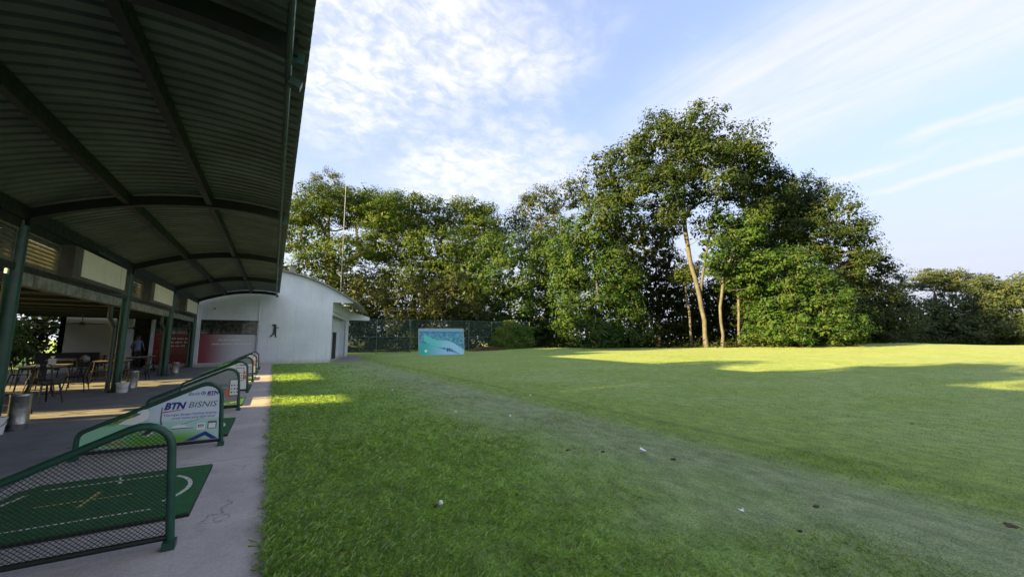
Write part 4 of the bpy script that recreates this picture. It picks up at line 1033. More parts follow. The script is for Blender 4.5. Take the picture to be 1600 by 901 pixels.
def divot(x, y, r, lab, seed):
    rr = random.Random(seed); b = MB(); n = 14; rad = [r * rr.uniform(.6, 1.25) for _ in range(n)]
    v = [(0, 0, .016)]; 
    for k in range(n): a = 2 * math.pi * k / n; v.append((rad[k] * .55 * math.cos(a), rad[k] * .4 * math.sin(a), .014 + rr.uniform(-.006, .006)))
    for k in range(n): a = 2 * math.pi * k / n; v.append((rad[k] * math.cos(a), rad[k] * .72 * math.sin(a), -.004))
    f = [(0, 1 + k, 1 + (k + 1) % n) for k in range(n)] + [(1 + k, 1 + n + k, 1 + n + (k + 1) % n, 1 + (k + 1) % n) for k in range(n)]
    b.add(v, f); o = b.build('divot', dirt, None, True); o.location = (x, y, float(terr(x, y))); tag(o, lab, 'divot', 'bare soil divots in the lawn')
for q, (x, y, r, lab) in enumerate(((4.26, 1.88, .075, 'dark soil divot on the worn turf, lower right'), (1.33, 3.60, .06, 'dark divot under the nearest golf ball'), (4.37, 3.46, .11, 'dark bare patch right of the paper scrap'), (5.18, .91, .12, 'dark divot at the right edge of the picture'), (2.1, 3.46, .045, 'small divot in the lush grass, lower middle'), (3.5, 4.44, .10, 'brown bare soil patch in the middle of the lawn'), (3.85, 4.15, .07, 'small brown soil patch beside the larger middle one'), (9.78, 2.7, .09, 'small dark divot on the far pale turf'), (3.62, 1.72, .05, 'dark divot right of the small white scrap'))):
    divot(x, y, r * .55, lab, q + 11)

# ============================================================ vegetation
def leaf_object(name, cen, nrm, size, asp, m, parent, rng, kind=None):
    n = len(cen)
    t = rng.normal(size=(n, 3)); t -= nrm * np.sum(t * nrm, 1, keepdims=True); t /= np.linalg.norm(t, axis=1, keepdims=True) + 1e-9
    b = np.cross(nrm, t)
    L = size[:, None]; W_ = L * asp
    v = np.empty((n, 4, 3), np.float32)
    v[:, 0] = cen - t * L * .5; v[:, 1] = cen + b * W_ * .5 - nrm * L * .06; v[:, 2] = cen + t * L * .5 - nrm * L * .1; v[:, 3] = cen - b * W_ * .5 - nrm * L * .06
    return quad_mesh(name, v.reshape(-1, 3), n, m, parent, kind)
def quad_mesh(name, verts, n, m, parent, kind=None):
    me = bpy.data.meshes.new(name)
    me.vertices.add(n * 4); me.vertices.foreach_set('co', np.ascontiguousarray(verts, np.float32).ravel())
    me.loops.add(n * 4); me.loops.foreach_set('vertex_index', np.arange(n * 4, dtype=np.int32))
    me.polygons.add(n); me.polygons.foreach_set('loop_start', np.arange(0, n * 4, 4, dtype=np.int32)); me.polygons.foreach_set('loop_total', np.full(n, 4, np.int32))
    me.update(calc_edges=True); me.validate()
    me.materials.append(m)
    o = link(name, me, parent)
    if kind: o['kind'] = kind
    return o

def make_tree(name, label, base, lobes, trunk, tr, ncl, cr, nleaf, lsize, flat, leafm, barkm, seed, group=None, cat='tree', fill=0.45, upb=0.45, asp=0.55, forks=(), core=1.0):
    rng = np.random.default_rng(seed)
    root = thing(name, label, cat, base, 0.0, group)
    lobes = np.array(lobes, float); lobes[:, 3:6] *= 1.06; ncl = int(ncl * 1.55); cr *= 1.08
    wts = (lobes[:, 3] * lobes[:, 4] * lobes[:, 5]) ** (2 / 3); wts /= wts.sum()
    which = rng.choice(len(lobes), ncl, p=wts)
    d = rng.normal(size=(ncl, 3)); d /= np.linalg.norm(d, axis=1, keepdims=True)
    r = fill + (1 - fill) * rng.random(ncl) ** 0.6
    hang = lobes[which, 2] > 0.55 * lobes[:, 2].max()
    d[:, 2] = np.where((d[:, 2] < -0.35) & hang, -0.35 + (d[:, 2] + .35) * 0.7, d[:, 2])
    cc = lobes[which, :3] + d * r[:, None] * lobes[which, 3:6]
    cc[:, 2] = np.maximum(cc[:, 2], cr * 0.5)
    # leaves
    per = rng.poisson(nleaf, ncl); per = np.maximum(per, 6)
    ci = np.repeat(np.arange(ncl), per); N = len(ci)
    csz = cr * (0.6 + 0.95 * rng.random(ncl))
    q = rng.normal(size=(N, 3)); q /= np.linalg.norm(q, axis=1, keepdims=True)
    rad = rng.random(N) ** 0.3
    q[:, 2] = np.where(q[:, 2] < -0.2, q[:, 2] * .5, q[:, 2])
    pos = cc[ci] + q * (rad * csz[ci])[:, None] * np.array([1, 1, flat])
    outd = d[ci]
    nr = q * 1.25 + outd * 0.5 + rng.normal(size=(N, 3)) * 0.36 + np.array([0, 0, upb * .7]); nr /= np.linalg.norm(nr, axis=1, keepdims=True)
    pos[:, 2] = np.maximum(pos[:, 2], 0.05)
    lsz = lsize * (0.40 + 0.95 * rng.random(N) ** 1.4)
    # inner foliage, larger sprays that close the heart of the crown
    nc = (core * 2.6 * lobes[:, 3] * lobes[:, 5] * 3.1).astype(int)
    li = np.repeat(np.arange(len(lobes)), nc); k = len(li)
    if k:
        q2 = rng.normal(size=(k, 3)); q2 /= np.linalg.norm(q2, axis=1, keepdims=True)
        p2 = lobes[li, :3] + q2 * (0.86 * rng.random(k) ** .5)[:, None] * lobes[li, 3:6]; p2[:, 2] = np.maximum(p2[:, 2], .2)
        n2 = q2 + rng.normal(size=(k, 3)) * .5; n2 /= np.linalg.norm(n2, axis=1, keepdims=True)
        pos = np.concatenate([pos, p2]); nr = np.concatenate([nr, n2]); lsz = np.concatenate([lsz, lsize * (1.5 + 1.3 * rng.random(k))])
    leaf_object('crown', pos.astype(np.float32), nr, lsz, asp, leafm, root, rng)
    # trunk and limbs
    if not trunk: trunk = [(0, 0, 0), (0.1, 0, max(1.2, lobes[:, 2].mean() * .6))]
    tp = [Vector(p) for p in trunk]; tp[0].z = -0.15
    pts = []
    for a, b in zip(tp[:-1], tp[1:]):
        k = max(2, int((b - a).length / 1.6))
        for i in range(k): pts.append(a.lerp(b, i / k) + Vector((rng.normal() * .06, rng.normal() * .06, 0)) * (1 if pts else 0))
    pts.append(tp[-1])
    nodes = [np.array(p) for p in pts]; par = [-1] + list(range(len(pts) - 1)); w = [0.0] * len(nodes)
    low = min(len(pts) - 1, max(1, int(len(pts) * .45)))
    order = np.argsort(np.linalg.norm(cc - np.array(pts[-1]), axis=1))
    sel = order[::max(1, ncl // 150)]
    for i in sel:
        P = cc[i]; A_ = np.array(nodes[low:]); dv = P - A_
        dist = np.linalg.norm(dv, axis=1); cost = dist + np.maximum(0, -dv[:, 2]) * 1.5 + 0.04 * np.arange(len(A_)) * 0.02
        j = int(np.argmin(cost)) + low
        a = nodes[j]; prev = j; L = np.linalg.norm(P - a); k = max(1, min(4, int(L / 1.5)))
        for q_ in range(1, k + 1):
            t_ = q_ / k; m_ = a + (P - a) * t_; 
            if q_ < k: m_ = m_ + rng.normal(size=3) * L * .05 - np.array([0, 0, L * .06 * math.sin(math.pi * t_)]) * (1 if P[2] > a[2] else -1)
            nodes.append(m_); par.append(prev); w.append(0.0); prev = len(nodes) - 1
        w[prev] = 1.0
    for i in range(len(nodes) - 1, 0, -1): w[par[i]] += w[i]
    tot = max(w[0], 1)
    rr = [max(0.018, tr * (max(x, .6) / tot) ** 0.46) for x in w]
    for i in range(len(pts)): rr[i] = max(rr[i], tr * (1 - 0.55 * i / len(pts)) * .8)
    rr[len(pts) - 1] = min(rr[len(pts) - 1], tr * .3)
    rr[0] = tr * 1.45
    if len(pts) > 2: rr[1] = max(rr[1], tr)
    b = MB()
    b.sweep(pts, rr[:len(pts)], 10)
    done = set(range(len(pts)))
    kids = {}
    for i in range(len(pts), len(nodes)): kids.setdefault(par[i], []).append(i)
    for i in range(len(pts), len(nodes)):
        if i in done: continue
        chain = [par[i], i]; done.add(i); cur = i
        while True:
            nx_ = [k for k in kids.get(cur, []) if k not in done]
            if not nx_: break
            cur = max(nx_, key=lambda k: w[k]); chain.append(cur); done.add(cur)
        rad_ = [min(rr[chain[1]] * 1.05, rr[chain[0]])] + [rr[k] for k in chain[1:]]
        b.sweep([nodes[k] for k in chain], rad_, 6 if rad_[0] > .05 else 4, cap=False)
    for fk in forks: b.sweep(fk[0], fk[1], 8)
    b.build('trunk', barkm, root, True, fix=False)
    return root

TREES = {
    'rain_a': ((8.3,71.75,-0.05),[(-2.5,1.5,23.4,6.1,6.1,3.6),(3.2,1.6,24.8,6.6,6.6,3.5),(-5.0,3.0,18.5,4.2,4.2,3.8),(5.8,-6.9,20.6,4.5,4.5,3.6),(1.0,-5.2,15.1,6.0,6.0,3.0),(-3.6,-1.4,12.7,4.0,4.0,2.6),(5.9,1.2,24.5,4.5,4.5,3.4),(-5.6,5.7,23.3,3.9,3.9,3.3),(2.7,-5.1,10.1,5.0,5.0,2.4)],[(0.08,-0.04,-0.0),(-0.76,0.45,7.86),(-0.21,0.13,15.42)]),
    'emergent': ((9.29,87.42,-0.05),[(-1.6,1.0,34.3,3.3,3.3,2.3),(-3.0,1.8,31.2,3.1,3.1,2.0),(0.5,-0.3,30.5,2.8,2.8,1.8)],[(0.28,-0.17,0.29),(-0.84,0.5,18.36),(-1.45,0.85,30.54)]),
    'rain_b': ((21.75,66.13,-0.05),[(-2.6,1.6,22.7,6.7,6.7,3.7),(4.3,1.0,23.0,6.8,6.8,3.9),(8.2,-4.8,21.3,4.4,4.4,3.7),(-6.1,-1.0,16.6,5.1,5.1,3.3),(0.5,-6.1,15.6,6.7,6.7,3.4),(6.3,-7.2,15.2,4.2,4.2,3.1),(-2.6,-3.1,11.3,6.1,6.1,2.5),(8.9,-0.6,25.4,3.5,3.5,1.8),(-5.6,8.0,25.2,5.1,5.1,3.0),(9.9,-5.9,19.2,3.3,3.3,3.3),(3.7,-6.8,11.8,5.1,5.1,2.7)],[(-0.61,0.36,-0.05),(-1.73,1.02,6.96),(-0.48,0.28,13.59)]),
    'under_a': ((10.6,52.97,-0.04),[(-0.5,0.3,6.4,3.4,3.4,3.8),(1.3,-0.8,4.0,3.3,3.3,3.3),(-1.8,1.1,3.6,2.1,2.1,2.9)],None),
    'under_b': ((15.47,50.09,0.0),[(-0.1,0.1,6.4,4.1,4.1,3.6),(-0.7,0.4,3.1,3.8,3.8,2.8),(2.7,-1.6,3.9,3.3,3.3,3.1)],None),
    'under_c': ((19.82,46.36,0.12),[(-0.3,0.2,6.2,3.2,3.2,3.7),(0.5,-0.3,3.4,3.2,3.2,2.9)],None),
    'ficus': ((29.09,50.18,0.19),[(-0.4,0.2,13.9,4.8,4.8,3.2),(-0.2,-2.2,9.9,5.0,5.0,4.3),(-2.8,1.7,9.2,3.9,3.9,4.6),(4.0,-2.4,10.6,3.3,3.3,4.1),(0.5,-2.6,4.9,4.7,4.7,4.1),(-2.0,1.2,4.1,3.7,3.7,3.9),(-4.0,3.5,6.0,3.2,3.2,4.7),(3.8,-3.4,4.0,3.6,3.6,4.0),(-0.6,-2.0,1.8,5.4,5.4,2.2),(3.3,-4.3,13.5,3.6,3.6,3.2),(4.8,-5.2,8.5,3.0,3.0,3.9),(4.9,-5.2,3.5,2.7,2.7,3.2),(-4.9,2.9,10.6,3.2,3.2,3.7)],[(0.4,-0.23,-0.05),(0.24,-0.14,5.93)]),
    'round_back': ((41.72,58.98,-0.02),[(-4.6,2.7,23.3,3.0,3.0,3.0),(-1.1,0.6,19.1,4.6,4.6,4.6),(0.0,-0.0,26.6,4.1,4.1,3.0),(-2.9,1.7,24.2,3.0,3.0,2.8),(3.7,-2.2,28.1,3.7,3.7,3.0),(1.0,-0.6,21.5,5.3,5.3,4.6)],[(0.28,-0.17,0.39),(0.14,-0.08,16.65)]),
    'bright': ((34.64,38.77,0.49),[(-0.4,0.2,15.0,3.6,3.6,2.8),(1.3,-0.8,13.0,3.4,3.4,2.8),(-1.2,0.7,10.0,3.8,3.8,3.6),(2.3,-1.4,9.2,3.4,3.4,4.1),(-3.7,-0.2,3.7,2.7,2.7,3.3),(0.8,-1.6,4.2,3.5,3.5,3.5),(-0.7,-0.8,1.4,4.5,4.5,1.9),(-2.3,1.4,8.4,2.8,2.8,4.1),(-2.6,1.5,12.6,2.6,2.6,2.8),(4.0,-2.4,5.9,2.8,2.8,4.6),(4.2,-2.5,1.8,2.8,2.8,2.3)],[(0.18,-0.11,-0.19),(0.11,-0.06,5.89)]),
    'tall': ((45.14,30.25,0.47),[(0.6,-0.3,28.3,4.1,4.1,2.4),(-3.4,2.0,27.0,3.8,3.8,2.7),(4.6,-2.7,26.0,3.4,3.4,2.7),(-7.1,4.2,23.4,3.4,3.4,3.1),(2.0,2.3,25.3,5.0,5.0,3.0),(-9.0,7.6,20.4,3.3,3.3,3.3),(9.1,-3.0,22.5,3.3,3.3,3.1),(-7.9,1.2,18.5,3.8,3.8,2.9),(-1.6,-3.7,18.9,2.6,2.6,1.7),(-5.8,5.8,16.0,3.8,3.8,2.9),(-1.4,4.3,14.6,1.8,1.8,1.8),(4.9,-5.2,17.1,2.6,2.6,2.1),(-6.8,-0.7,18.9,2.6,2.6,2.2),(-5.2,-1.6,24.9,2.9,2.9,2.2),(-2.0,-3.5,22.8,3.2,3.2,2.2),(-10.5,3.9,16.5,3.0,3.0,2.7),(-7.6,2.2,24.2,2.7,2.7,2.3),(-10.0,5.9,22.2,2.4,2.4,2.4),(6.4,-3.8,23.9,2.8,2.8,2.4),(11.2,-4.3,21.3,2.8,2.8,2.4),(5.6,-1.0,20.4,3.3,3.3,2.8),(-5.7,-0.1,16.1,1.9,1.9,1.8),(-2.1,-1.1,18.1,2.0,2.0,1.7),(-5.3,-1.5,20.1,2.2,2.2,1.7),(-1.7,-2.5,14.4,1.8,1.8,1.6)],[(0.08,-0.05,0.03),(-0.01,0.01,3.36),(-0.39,0.23,6.51),(-1.01,0.6,10.52),(-1.51,0.89,14.61),(-1.59,0.94,18.79),(-0.97,0.57,23.06)]),
    'slender': ((45.74,27.58,0.47),[(2.4,-1.4,13.7,3.0,3.0,2.6),(-2.5,-0.8,10.5,1.9,1.9,2.6),(1.8,-3.4,9.7,2.4,2.4,2.0),(1.1,-0.6,7.8,2.6,2.6,2.1),(0.0,-0.0,15.2,1.4,1.4,1.8)],[(-0.82,0.48,0.14),(-0.69,0.41,4.77),(-0.08,0.05,8.58),(1.34,-0.79,12.47)]),
    'dark_a': ((57.66,29.83,0.79),[(2.2,-1.3,21.1,3.5,3.5,3.7),(8.7,-1.7,21.7,4.1,4.1,3.3),(2.6,-1.5,16.0,4.9,4.9,4.4),(1.7,2.5,9.1,4.3,4.3,4.6),(3.0,-1.8,10.5,4.4,4.4,3.9),(0.6,-0.4,4.2,4.4,4.4,3.5),(0.1,2.3,12.7,3.1,3.1,3.6)],[(0.68,-0.4,-0.33),(0.3,-0.18,5.08),(1.69,-1.0,14.1)]),
    'dark_b': ((62.08,24.89,0.91),[(1.8,-1.1,17.5,3.9,3.9,2.9),(4.2,-2.5,15.1,2.7,2.7,2.0),(-0.4,0.2,13.9,4.2,4.2,3.7),(2.8,-1.7,11.7,3.6,3.6,3.2),(5.8,-3.4,16.0,1.2,1.2,1.0),(3.1,1.6,19.9,3.6,3.6,3.2),(5.8,-3.4,12.2,2.0,2.0,2.2),(-0.1,0.1,8.2,4.7,4.7,3.9),(4.5,-2.6,9.5,2.2,2.2,2.2),(1.4,-0.8,4.0,4.2,4.2,3.7),(3.7,-2.2,5.7,2.5,2.5,4.2),(-0.1,2.4,17.7,3.5,3.5,3.5)],[(-0.07,0.04,-0.24),(0.28,-0.17,5.66),(1.39,-0.82,12.61)]),
    'low_green': ((51.81,22.83,0.6),[(5.6,-2.1,2.0,2.6,2.6,1.7),(-1.7,3.3,3.2,2.3,2.3,2.3),(-3.2,1.9,1.3,2.6,2.6,1.2),(1.7,1.3,10.6,2.3,2.3,2.0),(0.3,-0.2,8.1,3.5,3.5,2.6),(2.7,-1.6,5.9,3.1,3.1,2.9),(-2.0,1.2,5.5,2.8,2.8,2.8),(0.4,-0.2,3.3,4.1,4.1,2.2),(3.5,-2.1,3.1,2.5,2.5,2.6),(-2.5,1.5,2.4,2.5,2.5,2.2),(0.6,-0.3,1.6,4.4,4.4,1.6)],[(-0.07,0.04,0.04),(0.1,-0.06,3.82)]),
    'edge_a': ((70.57,23.37,1.01),[(0.7,-0.4,9.3,2.7,2.7,2.9),(-0.2,0.1,4.8,3.2,3.2,4.1),(2.2,-1.3,5.8,2.2,2.2,4.1),(3.1,-1.9,10.4,1.3,1.3,1.6),(0.6,-0.3,2.3,3.6,3.6,2.5)],[(0.09,-0.05,-0.21),(0.51,-0.3,5.85)]),
    'edge_b': ((86.96,25.3,0.89),[(0.7,-0.4,9.1,2.1,2.1,3.6),(0.8,-0.5,4.8,2.5,2.5,4.2),(-1.0,0.6,3.2,2.3,2.3,3.2),(2.4,-1.4,3.7,2.5,2.5,3.6),(1.8,-1.1,6.9,1.9,1.9,3.2)],[(-0.36,0.21,-0.22),(0.58,-0.34,7.99)]),
    'umbrella': ((121.54,28.11,0.32),[(1.1,-0.6,14.7,5.0,5.0,1.8),(5.0,-2.9,13.3,4.7,4.7,2.1),(-2.3,1.3,12.7,2.5,2.5,1.8)],[(0.08,-0.05,-0.17),(0.75,-0.44,6.64),(0.95,-0.56,11.49)]),
    'far_a': ((123.07,24.88,0.33),[(0.8,-0.5,7.9,5.9,5.9,4.6),(-5.1,3.0,5.2,4.0,4.0,4.0),(-2.3,1.4,2.8,6.7,6.7,3.0),(2.7,-1.6,4.5,5.4,5.4,4.0)],[(-0.13,0.08,0.12),(0.65,-0.38,6.5)]),
    'far_b': ((134.82,20.27,0.3),[(0.3,-0.1,11.9,5.5,5.5,3.3),(2.6,-1.5,6.9,6.3,6.3,5.5),(-2.9,1.7,10.5,3.6,3.6,3.6),(-1.5,0.9,3.2,6.9,6.9,3.3)],[(-0.15,0.09,0.12),(0.57,-0.33,8.04)]),
    'far_c': ((147.16,12.98,0.25),[(-2.0,1.2,11.6,6.9,6.9,4.7),(2.2,-1.3,8.1,8.3,8.3,6.6),(-4.2,2.5,4.6,6.9,6.9,4.1),(6.5,-3.8,12.3,6.3,6.3,5.0)],[(-0.17,0.1,0.17),(1.05,-0.62,8.09)]),
    'back_a': ((49.37,40.53,0.39),[(-0.1,0.0,9.8,3.8,3.8,5.8),(2.8,-1.7,5.9,3.3,3.3,4.8),(-2.1,1.2,11.7,2.9,2.9,3.8),(0.9,-0.5,3.0,4.8,4.8,2.9),(-1.5,0.9,16.2,4.2,4.2,3.5),(-5.4,3.2,13.7,3.8,3.8,4.2),(1.3,-0.8,12.7,2.9,2.9,3.3),(6.4,-0.3,11.2,2.4,2.4,3.0),(4.2,-0.1,19.9,3.4,3.4,3.4),(1.5,-0.9,6.9,3.8,3.8,3.8),(7.4,-0.9,5.1,3.0,3.0,4.0),(-3.9,2.3,7.8,3.8,3.8,4.8)],[(-0.04,0.02,0.17),(0.23,-0.14,6.85)]),
    'back_b': ((59.91,36.63,0.63),[(-0.1,0.0,6.8,4.0,4.0,4.6),(2.7,-1.6,3.8,4.6,4.6,3.4),(-2.9,1.7,2.8,4.0,4.0,3.0),(4.0,-0.0,13.3,4.5,4.5,5.1),(8.6,-1.6,20.0,4.6,4.6,5.2),(1.0,1.7,8.5,3.1,3.1,3.1),(1.9,3.5,6.1,3.2,3.2,4.2)],[(-0.06,0.03,-0.1),(0.23,-0.14,4.81)]),
}
BT = 'trees around the range'
def T(key, name, label, tr, ncl, cr, nleaf, lsize, flat, leafm, barkm, seed, cat='tree', **kw):
    base, lobes, trunk = TREES[key]
    return make_tree(name, label, base, lobes, trunk, tr, ncl, cr, nleaf, lsize, flat, leafm, barkm, seed, BT, cat, **kw)
T('rain_a', 'rain_tree', 'spreading yellow green rain tree rising above the white building', 0.42, 280, 1.45, 140, 0.34, 0.6, leaf_rain, bark, 1, core=1.5, fill=0.5, upb=0.55)
T('emergent', 'emergent_tree', 'small round feathery treetop poking above the rain tree', 0.3, 60, 1.0, 80, 0.28, 0.7, leaf_far, bark, 2, core=0.3)
T('rain_b', 'rain_tree', 'wide layered rain tree behind the fence and picture board', 0.45, 340, 1.5, 140, 0.36, 0.6, leaf_rain, bark, 3, core=1.5, fill=0.5, upb=0.55)
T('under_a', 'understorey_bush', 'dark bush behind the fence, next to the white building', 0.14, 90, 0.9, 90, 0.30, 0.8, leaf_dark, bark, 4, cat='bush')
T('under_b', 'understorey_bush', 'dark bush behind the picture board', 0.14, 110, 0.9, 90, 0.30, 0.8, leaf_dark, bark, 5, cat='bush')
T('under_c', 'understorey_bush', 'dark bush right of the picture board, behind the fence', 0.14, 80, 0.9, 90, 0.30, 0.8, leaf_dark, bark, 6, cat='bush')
T('ficus', 'leafy_tree', 'dense bright leaved tree by the ivy covered end of the fence', 0.24, 230, 1.15, 120, 0.34, 1.0, leaf_bright, bark, 7, core=1.4)
T('round_back', 'round_tree', 'dark round topped tree behind, left of the tallest tree', 0.34, 110, 1.2, 110, 0.33, 1.0, leaf_deep, bark, 8)
T('bright', 'leafy_tree', 'sunlit olive green tree with dense skirt of leaves left of the tallest tree', 0.24, 240, 1.05, 110, 0.33, 1.0, leaf_bright, bark, 9, core=1.4)
fb = TREES['tall'][0]
T('tall', 'tall_tree', 'tallest tree with bare pale forked trunk and high open crown', 0.27, 390, 1.0, 95, 0.38, 1.0, leaf_deep, bark_pale, 10, fill=0.4, core=0.45,
  forks=(([(-0.33, 0.2, 6.35), (0.32, -0.19, 9.71), (0.9, -0.53, 12.96), (1.96, -1.16, 17.11), (2.85, -1.68, 20.48)], [0.18, 0.16, 0.14, 0.11, 0.07]),))
T('slender', 'slender_tree', 'slender tree with sunlit yellow green sprays in front of the tallest tree', 0.17, 90, 0.9, 85, 0.36, 0.75, leaf_bright, bark_pale, 11)
T('dark_a', 'broad_tree', 'dark broad crowned tree right behind the tallest tree', 0.38, 240, 1.2, 110, 0.33, 1.0, leaf_deep, bark, 12)
T('dark_b', 'broad_tree', 'dark sloping crowned tree right of the tallest tree', 0.38, 250, 1.15, 110, 0.33, 1.0, leaf_deep, bark, 13)
T('low_green', 'round_tree', 'low rounded fresh green tree in front of the dark trees on the mound', 0.22, 190, 0.9, 100, 0.30, 1.0, leaf_bright, bark, 14)
T('edge_a', 'edge_tree', 'dark narrow tree at the right end of the tall tree group', 0.26, 120, 1.0, 95, 0.36, 0.85, leaf_dark, bark, 15)
T('edge_b', 'edge_tree', 'thin pale stemmed tree in the gap before the far trees', 0.2, 80, 0.95, 80, 0.36, 0.85, leaf_far, bark_pale, 16)
T('umbrella', 'umbrella_tree', 'flat umbrella shaped tree with open limbs in the far right group', 0.35, 90, 1.2, 85, 0.40, 0.45, leaf_far, bark, 17, upb=0.7, fill=0.3, core=0.15)
T('far_a', 'distant_tree', 'bushy far tree below the umbrella shaped tree', 0.3, 170, 1.4, 80, 0.48, 0.8, leaf_far, bark, 18)
T('far_b', 'distant_tree', 'bushy far tree at the right edge of the picture', 0.3, 190, 1.4, 80, 0.48, 0.8, leaf_far, bark, 19)
T('far_c', 'distant_tree', 'bushy far tree just beyond the right edge', 0.3, 90, 1.5, 80, 0.5, 0.8, leaf_far, bark, 20)
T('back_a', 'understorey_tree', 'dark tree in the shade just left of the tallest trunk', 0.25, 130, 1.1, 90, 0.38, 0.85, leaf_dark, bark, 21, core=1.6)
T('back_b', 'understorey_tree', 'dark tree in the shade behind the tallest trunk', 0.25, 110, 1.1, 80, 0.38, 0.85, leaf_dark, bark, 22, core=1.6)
# bare slim trunks standing in the shade of the grove
for q, (x, y, h, lx, lab) in enumerate(((47.2, 33.6, 9, -.6, 'slim bare dark trunk left of the tallest trunk'), (50.2, 29.0, 8, .7, 'slim bare trunk right of the tallest trunk'), (53.0, 27.4, 7, .3, 'slim leaning trunk before the low green tree'), (38.4, 35.6, 8, .3, 'slim trunk in the shade near the sunlit olive tree'))):
    make_tree('slim_tree', lab, (x, y, float(terr(x, y))), [(lx, 0, h + .5, 1.6, 1.6, 1.4)], [(0, 0, 0), (lx * .4, 0, h * .5), (lx, 0, h)], 0.16, 26, 0.8, 60, 0.34, 0.8, leaf_deep, bark_pale, 40 + q, BT)

# garden side trees behind the pavilion: they keep the morning sun off the lawn
GT = 'garden trees behind the pavilion'
def G_tree(x, y, h, r, seed, lab, low=1.2, n=95, m=leaf_dark):
    make_tree('garden_tree', lab, (x, y, -0.03), [(0, 0, h * .74, r, r, h * .26), (0.4, -.3, h * .48, r * .98, r * .98, h * .30), (-.3, .4, low + h * .16, r * .9, r * .9, h * .20)], [(0, 0, 0), (.1, .1, h * .5)], 0.25, n, 1.15, 48, 0.85, 0.85, m, bark, seed, GT, fill=0.25, core=0.7)
for q, (x, y, h, r, lab) in enumerate((
    (-19.0, -16.0, 15.5, 6.0, 'tall dark garden tree far behind the camera on the left'),
    (-20.0, -6.0, 17.0, 5.6, 'tall dark garden tree behind the camera on the left'),
    (-18.5, 0.3, 15.0, 4.2, 'tall dark garden tree left of the camera beyond the canopy'),
    (-19.0, 8.4, 12.3, 2.6, 'dark garden tree beyond the canopy at the left frame edge'),
    (-15.0, 4.6, 6.0, 2.0, 'unseen low dense tree left of the camera, added to block sun'),  # out of view, added to stop a low sun streak on the lawn
    (-18.0, 15.4, 9.6, 1.5, 'slim dark garden tree seen under the canopy at far left'),
    (-17.0, 24.0, 6.0, 2.4, 'low dark garden tree beyond the cafe tables'),
    (-18.0, 29.2, 10.0, 2.6, 'low dark garden tree left of the cream wall'),
    (-24.0, 36.5, 18.5, 3.8, 'unseen tall tree behind the cream wall, added for shade'),  # this tree and the next two: unseen, added to shade the far trees
    (-25.0, 45.0, 15.5, 4.2, 'unseen tall tree behind the white building, added for shade'),
    (-25.0, 54.0, 12.5, 4.2, 'unseen tall tree far behind the white building, added for shade'))):
    G_tree(x, y, h, r, 60 + q, lab)
for q, (x, y, lab) in enumerate(((-11.6, 22.0, 'leafy hedge bush beyond the canopy, nearest of the row'), (-11.8, 25.6, 'leafy hedge bush beyond the canopy, middle of the row'), (-12.2, 29.5, 'leafy hedge bush beside the cream wall corner'))):
    make_tree('hedge_bush', lab, (x, y, -0.03), [(0, 0, 1.6, 1.6, 1.9, 1.3), (.2, .3, .8, 1.5, 1.8, .8)], None, 0.06, 60, .6, 60, .26, .85, leaf_bright, bark, 90 + q, 'hedge bushes', 'bush')
# the wood beyond the grove reads as one dark mass
rng = np.random.default_rng(99)
way = np.array([(-40, 60), (0, 66), (30, 58), (52, 47), (75, 38), (100, 40), (140, 42), (180, 20), (205, -40), (210, -110)], float)
seg = np.linalg.norm(np.diff(way, axis=0), axis=1); cum = np.concatenate([[0], np.cumsum(seg)])
ncw = 2100
s_ = rng.random(ncw) * cum[-1]; wx = np.interp(s_, cum, way[:, 0]); wy = np.interp(s_, cum, way[:, 1])
wx += rng.normal(size=ncw) * 2.6; wy += rng.normal(size=ncw) * 2.6
top = 6.0 + 3.2 * np.sin(s_ * .23) * np.sin(s_ * .071 + 1) + 1.5 * np.sin(s_ * .61)
top = top * np.where(s_ > 190, .72, 1.0) + 4.5 * np.exp(-((s_ - 55) / 30) ** 2)
wz = rng.random(ncw) ** 1.35 * top + .2
ci = np.repeat(np.arange(ncw), 66); q = rng.normal(size=(len(ci), 3)); q /= np.linalg.norm(q, axis=1, keepdims=True)
pos = np.stack([wx, wy, wz], 1)[ci] + q * (1.6 * rng.random(len(ci)) ** .4)[:, None] * np.array([1.1, 1.1, .8])
pos[:, 2] = np.maximum(pos[:, 2], .05) + terr(pos[:, 0], pos[:, 1])
nr = q * .6 + rng.normal(size=q.shape) * .6 + np.array([0, 0, .4]); nr /= np.linalg.norm(nr, axis=1, keepdims=True)
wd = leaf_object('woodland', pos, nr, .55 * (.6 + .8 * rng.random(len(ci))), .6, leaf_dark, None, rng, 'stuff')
wd['label'] = 'dark woodland undergrowth closing the far side of the range'; wd['category'] = 'woodland'
# weeds and seedlings in the shade along the foot of the trees
way = np.array([(21, 45), (27, 41), (34, 37), (41, 33.5), (46, 28.5), (51, 24), (58, 22.5), (66, 21.5), (73, 21), (86, 23), (105, 27), (120, 22), (136, 14), (150, 4)], float)
seg = np.linalg.norm(np.diff(way, axis=0), axis=1); cum = np.concatenate([[0], np.cumsum(seg)])
ncw = 900; s_ = rng.random(ncw) * cum[-1]; wx = np.interp(s_, cum, way[:, 0]) + rng.normal(size=ncw) * 1.2; wy = np.interp(s_, cum, way[:, 1]) + np.abs(rng.normal(size=ncw)) * 2.2
hh = .12 + .5 * rng.random(ncw) ** 2
ci = np.repeat(np.arange(ncw), 26); q = rng.normal(size=(len(ci), 3)) * np.array([.45, .45, .3])
pos = np.stack([wx, wy, hh], 1)[ci] + q; pos[:, 2] = np.clip(pos[:, 2], .03, 1.4) + terr(pos[:, 0], pos[:, 1])
nr = rng.normal(size=q.shape) * .6 + np.array([0, -.2, .7]); nr /= np.linalg.norm(nr, axis=1, keepdims=True)
